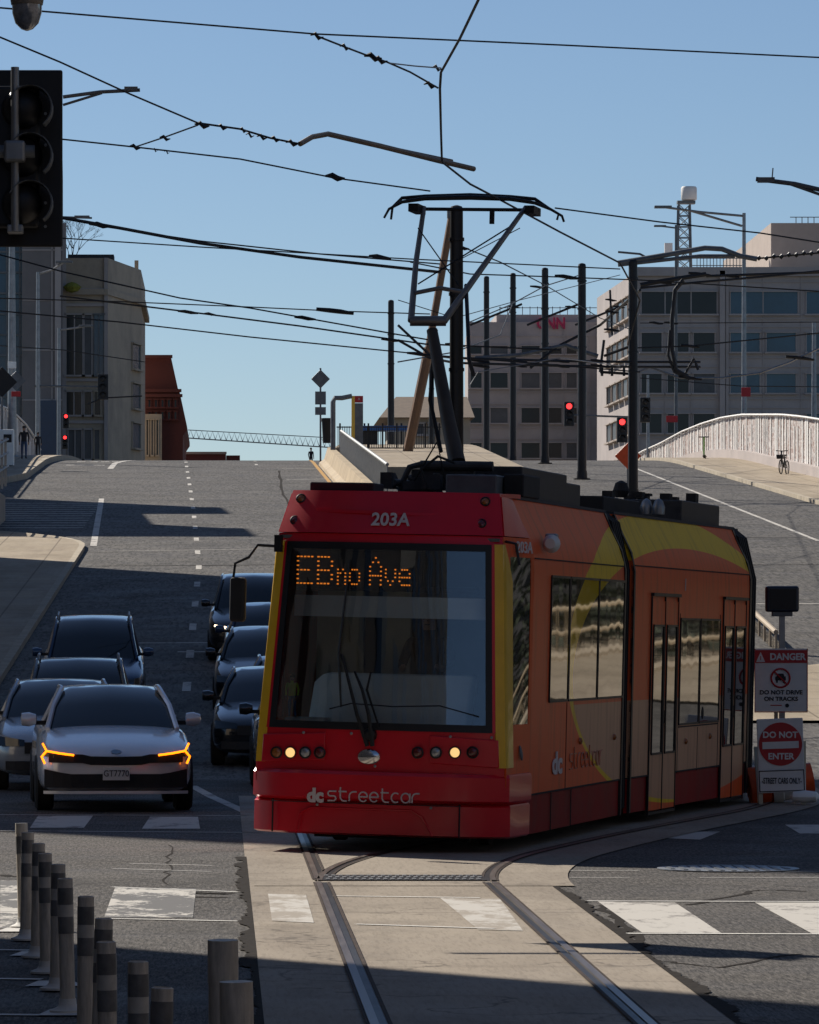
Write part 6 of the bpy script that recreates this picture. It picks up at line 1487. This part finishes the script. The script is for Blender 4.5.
MB().tube([(-.55, 0, .34), (-.42, 0, .85), (-.38, 0, 1.08)], .03, 8).tube([(-.44, 0, .75), (-.05, 0, .35), (.18, 0, .85)], .04, 8).tube([(-.05, 0, .35), (.55, 0, .34)], .03, 8).tube([(.12, 0, .7), (.55, 0, .34)], .02, 8).build('bike_frame', M['black'], bk)
MB().tube([(-.36, -.3, 1.12), (-.38, 0, 1.1), (-.36, .3, 1.12)], .022, 8).build('handlebar', M['black'], bk); MB().box((.2, 0, .92), (.28, .15, .07)).build('saddle', M['black'], bk, bevel=.02); MB().box((-.62, 0, .82), (.32, .32, .2)).build('basket', M['black'], bk, bevel=.02)
# rail at the left edge on the pavement corner
lr = empty('hand_rail', (0, 0, 0), 0, 'dark hand rail on a low wall at the left edge, at the pavement corner', 'railing')
xl = XA(6, 182)
MB().box((xl - 1.0, 178, gz(178) + .6), (1.6, 16, 1.6)).build('low_wall', M['stone_tan'], lr)
t = MB()
for z in (2.0, 2.5, 3.0): t.tube([(xl - .15, 170, gz(170) + z), (xl - .15, 187, gz(187) + z)], .05, 6)
for y in range(170, 188, 3): t.box((xl - .15, y, gz(y) + 2.2), (.09, .09, 1.8))
t.build('rails', M['rail_pale'], lr)

# ================================================================== unseen blocks outside the frame, placed and sized for the shade and reflections they give
def street_block(x0, x1, y0, y1, h, m, label, name='unseen_street_block', face=1, wins=True):
    root = bld(name, label); zb_ = gz(y0) - .5
    MB().box(((x0 + x1) / 2, (y0 + y1) / 2, zb_ + h / 2), (x1 - x0, y1 - y0, h)).build('wall', M[m], root)
    MB().box(((x0 + x1) / 2, (y0 + y1) / 2, zb_ + h + .2), (x1 - x0 + .5, y1 - y0 + .5, .4)).build('cornice', M['stone_tan'], root)
    if wins:
        x = x1 if face > 0 else x0; t = MB(); f = MB()
        for iz in range(int((h - 2) / 3.6)):
            for iy in range(int((y1 - y0) / 3.5)):
                z = zb_ + 2.6 + iz * 3.6; y = y0 + 1.8 + iy * 3.5
                t.box((x + face * .02, y, z), (.1, 1.5, 1.9)); f.box((x + face * .06, y, z - 1.05), (.25, 1.8, .15))
        t.build('windows', M['winglass'], root)['kind'] = 'stuff'; f.build('sills', M['stone_tan'], root)['kind'] = 'stuff'
    return root
street_block(-34, -12, -60, 47.2, 30, 'stone_tan', 'unseen tan stone block on the nearest left corner, sized to shade the foreground')  # left blocks: corners and heights set to cast the shadows on the street
street_block(-31.5, -14, 90, 101, 46.8, 'stone_tan', 'unseen tall tan stone tower on the left, sized to shade the queue of cars')
street_block(-36, -14, 101.3, 162, 26.5, 'stone_tan', 'unseen long tan stone block uphill of the tall tower, sized to shade the hill')
street_block(-30, -14, 191, 197, 17.3, 'stone_grey', 'unseen narrow grey stone block beyond the side road, sized to shape the hill shadow')
street_block(-30, -14, 197.1, 210.9, 13, 'stone_grey', 'lowest of the unseen grey stone blocks, sized to notch the hill shadow')
street_block(-30, -14, 211, 217, 16.3, 'stone_grey', 'unseen grey stone block farthest up the hill, sized to shape the hill shadow')
street_block(29, 60, 70, 175, 22, 'roofdark', 'unseen dark block along the right side, added to darken the window reflections', face=-1)  # added to give the streetcar windows something dark to reflect
street_block(24, 50, -60, 34, 26, 'stone_dark', 'unseen dark stone block on the nearest right corner, added to cut the sky light', face=-1)  # added beside the camera to hold back sky light
street_block(-30, 34, -110, -70, 24, 'stone_dark', 'unseen dark stone block behind the camera, added to cut the sky light', wins=False)  # added behind the camera to hold back sky light
rw = empty('garden_wall', (0, 0, 0), 0, 'low tan wall with white rails along the right plaza', 'wall')
t = MB(); t.tube([(25.1, y, gz(y) + .1) for y in range(70, 165, 5)], .12, 6); t.build('kerb_rail', M['pave'], rw)
t = MB()
for z in (.45, .95): t.tube([(25.1, y, gz(y) + z + .16) for y in range(70, 165, 10)], .05, 6)
for y in range(70, 161, 5): t.box((25.1, y, gz(y) + .65), (.12, .12, 1.0))
t.build('railing', M['jersey'], rw)

t = MB(); random.seed(31)
for _ in range(7000):
    y = random.uniform(72, 150); x = random.gauss(26.6, .5); z = gz(y) + random.uniform(.15, 4.2) ; a = random.uniform(0, 6.28); c = Vector((x, y, z)); u = Vector((math.cos(a), math.sin(a), random.uniform(-.6, .6))) * .16; v = Vector((-math.sin(a), math.cos(a), random.uniform(.4, 1.2))).normalized() * .2
    t.add([c - u, c + v * .4, c + u, c - v], [(0, 1, 2, 3)])
hg = empty('hedge', (0, 0, 0), 0, 'unseen tall dark hedge along the right plaza, added to darken the window reflections', 'hedge')  # put in only for the dark upper part of the side window reflections
t.build('foliage', M['hedge'], hg, fix=False)
q = MB()
for i in range(30): q.tube([(26.6, 73 + i * 2.6, gz(73 + i * 2.6)), (26.6, 73 + i * 2.6, gz(73 + i * 2.6) + 3.2)], [.09, .04], 6)
q.build('stems', M['bark'], hg)
# patched and sealed asphalt
random.seed(44)
def tar(pts, w):
    mb_ = MB(); vs = []; fs = []; out = []
    for a, b in zip(pts[:-1], pts[1:]):
        for i in range(8):
            t_ = i / 8; out.append((a[0] + (b[0] - a[0]) * t_ + random.uniform(-.04, .04), a[1] + (b[1] - a[1]) * t_ + random.uniform(-.05, .05)))
    for i in range(len(out) - 1):
        d = Vector((out[i + 1][0] - out[i][0], out[i + 1][1] - out[i][1])); d = d.normalized() if d.length > 0 else Vector((1, 0)); ww = w * random.uniform(.5, 1.3)
        vs += [(out[i][0] - d.y * ww, out[i][1] + d.x * ww, gz(out[i][1]) + .003), (out[i][0] + d.y * ww, out[i][1] - d.x * ww, gz(out[i][1]) + .003)]
    for i in range(len(vs) // 2 - 1): fs.append((2 * i, 2 * i + 1, 2 * i + 3, 2 * i + 2))
    structure(MB().add(vs, fs).build('sealed_crack', M['seam'], fix=False))
tar([G(0, 875), G(30, 878), G(25, 885), G(0, 888)], .05)
tar([G(172, 845), G(168, 870), G(162, 890)], .010)
tar([G(195, 893), G(248, 895)], .10); tar([G(196, 897), G(246, 898)], .07)
tar([G(598, 905), G(625, 925), G(640, 945), G(665, 975)], .04); tar([G(690, 905), G(760, 890), G(819, 892)], .03); tar([G(655, 960), G(720, 968), G(819, 950)], .02)
tar([(2.6, 140), (2.75, 180), (2.6, 220), (2.9, 262)], .06); tar([(8.0, 130), (9.6, 160), (11.2, 200), (13.0, 250)], .06)
tar([(-4, 150), (3, 151), (12, 150.5), (20, 151)], .12); tar([(9, 112), (12, 116), (11, 124)], .08); tar([(12, 168), (16, 171), (21, 170)], .10); tar([(13, 196), (19, 198)], .12)
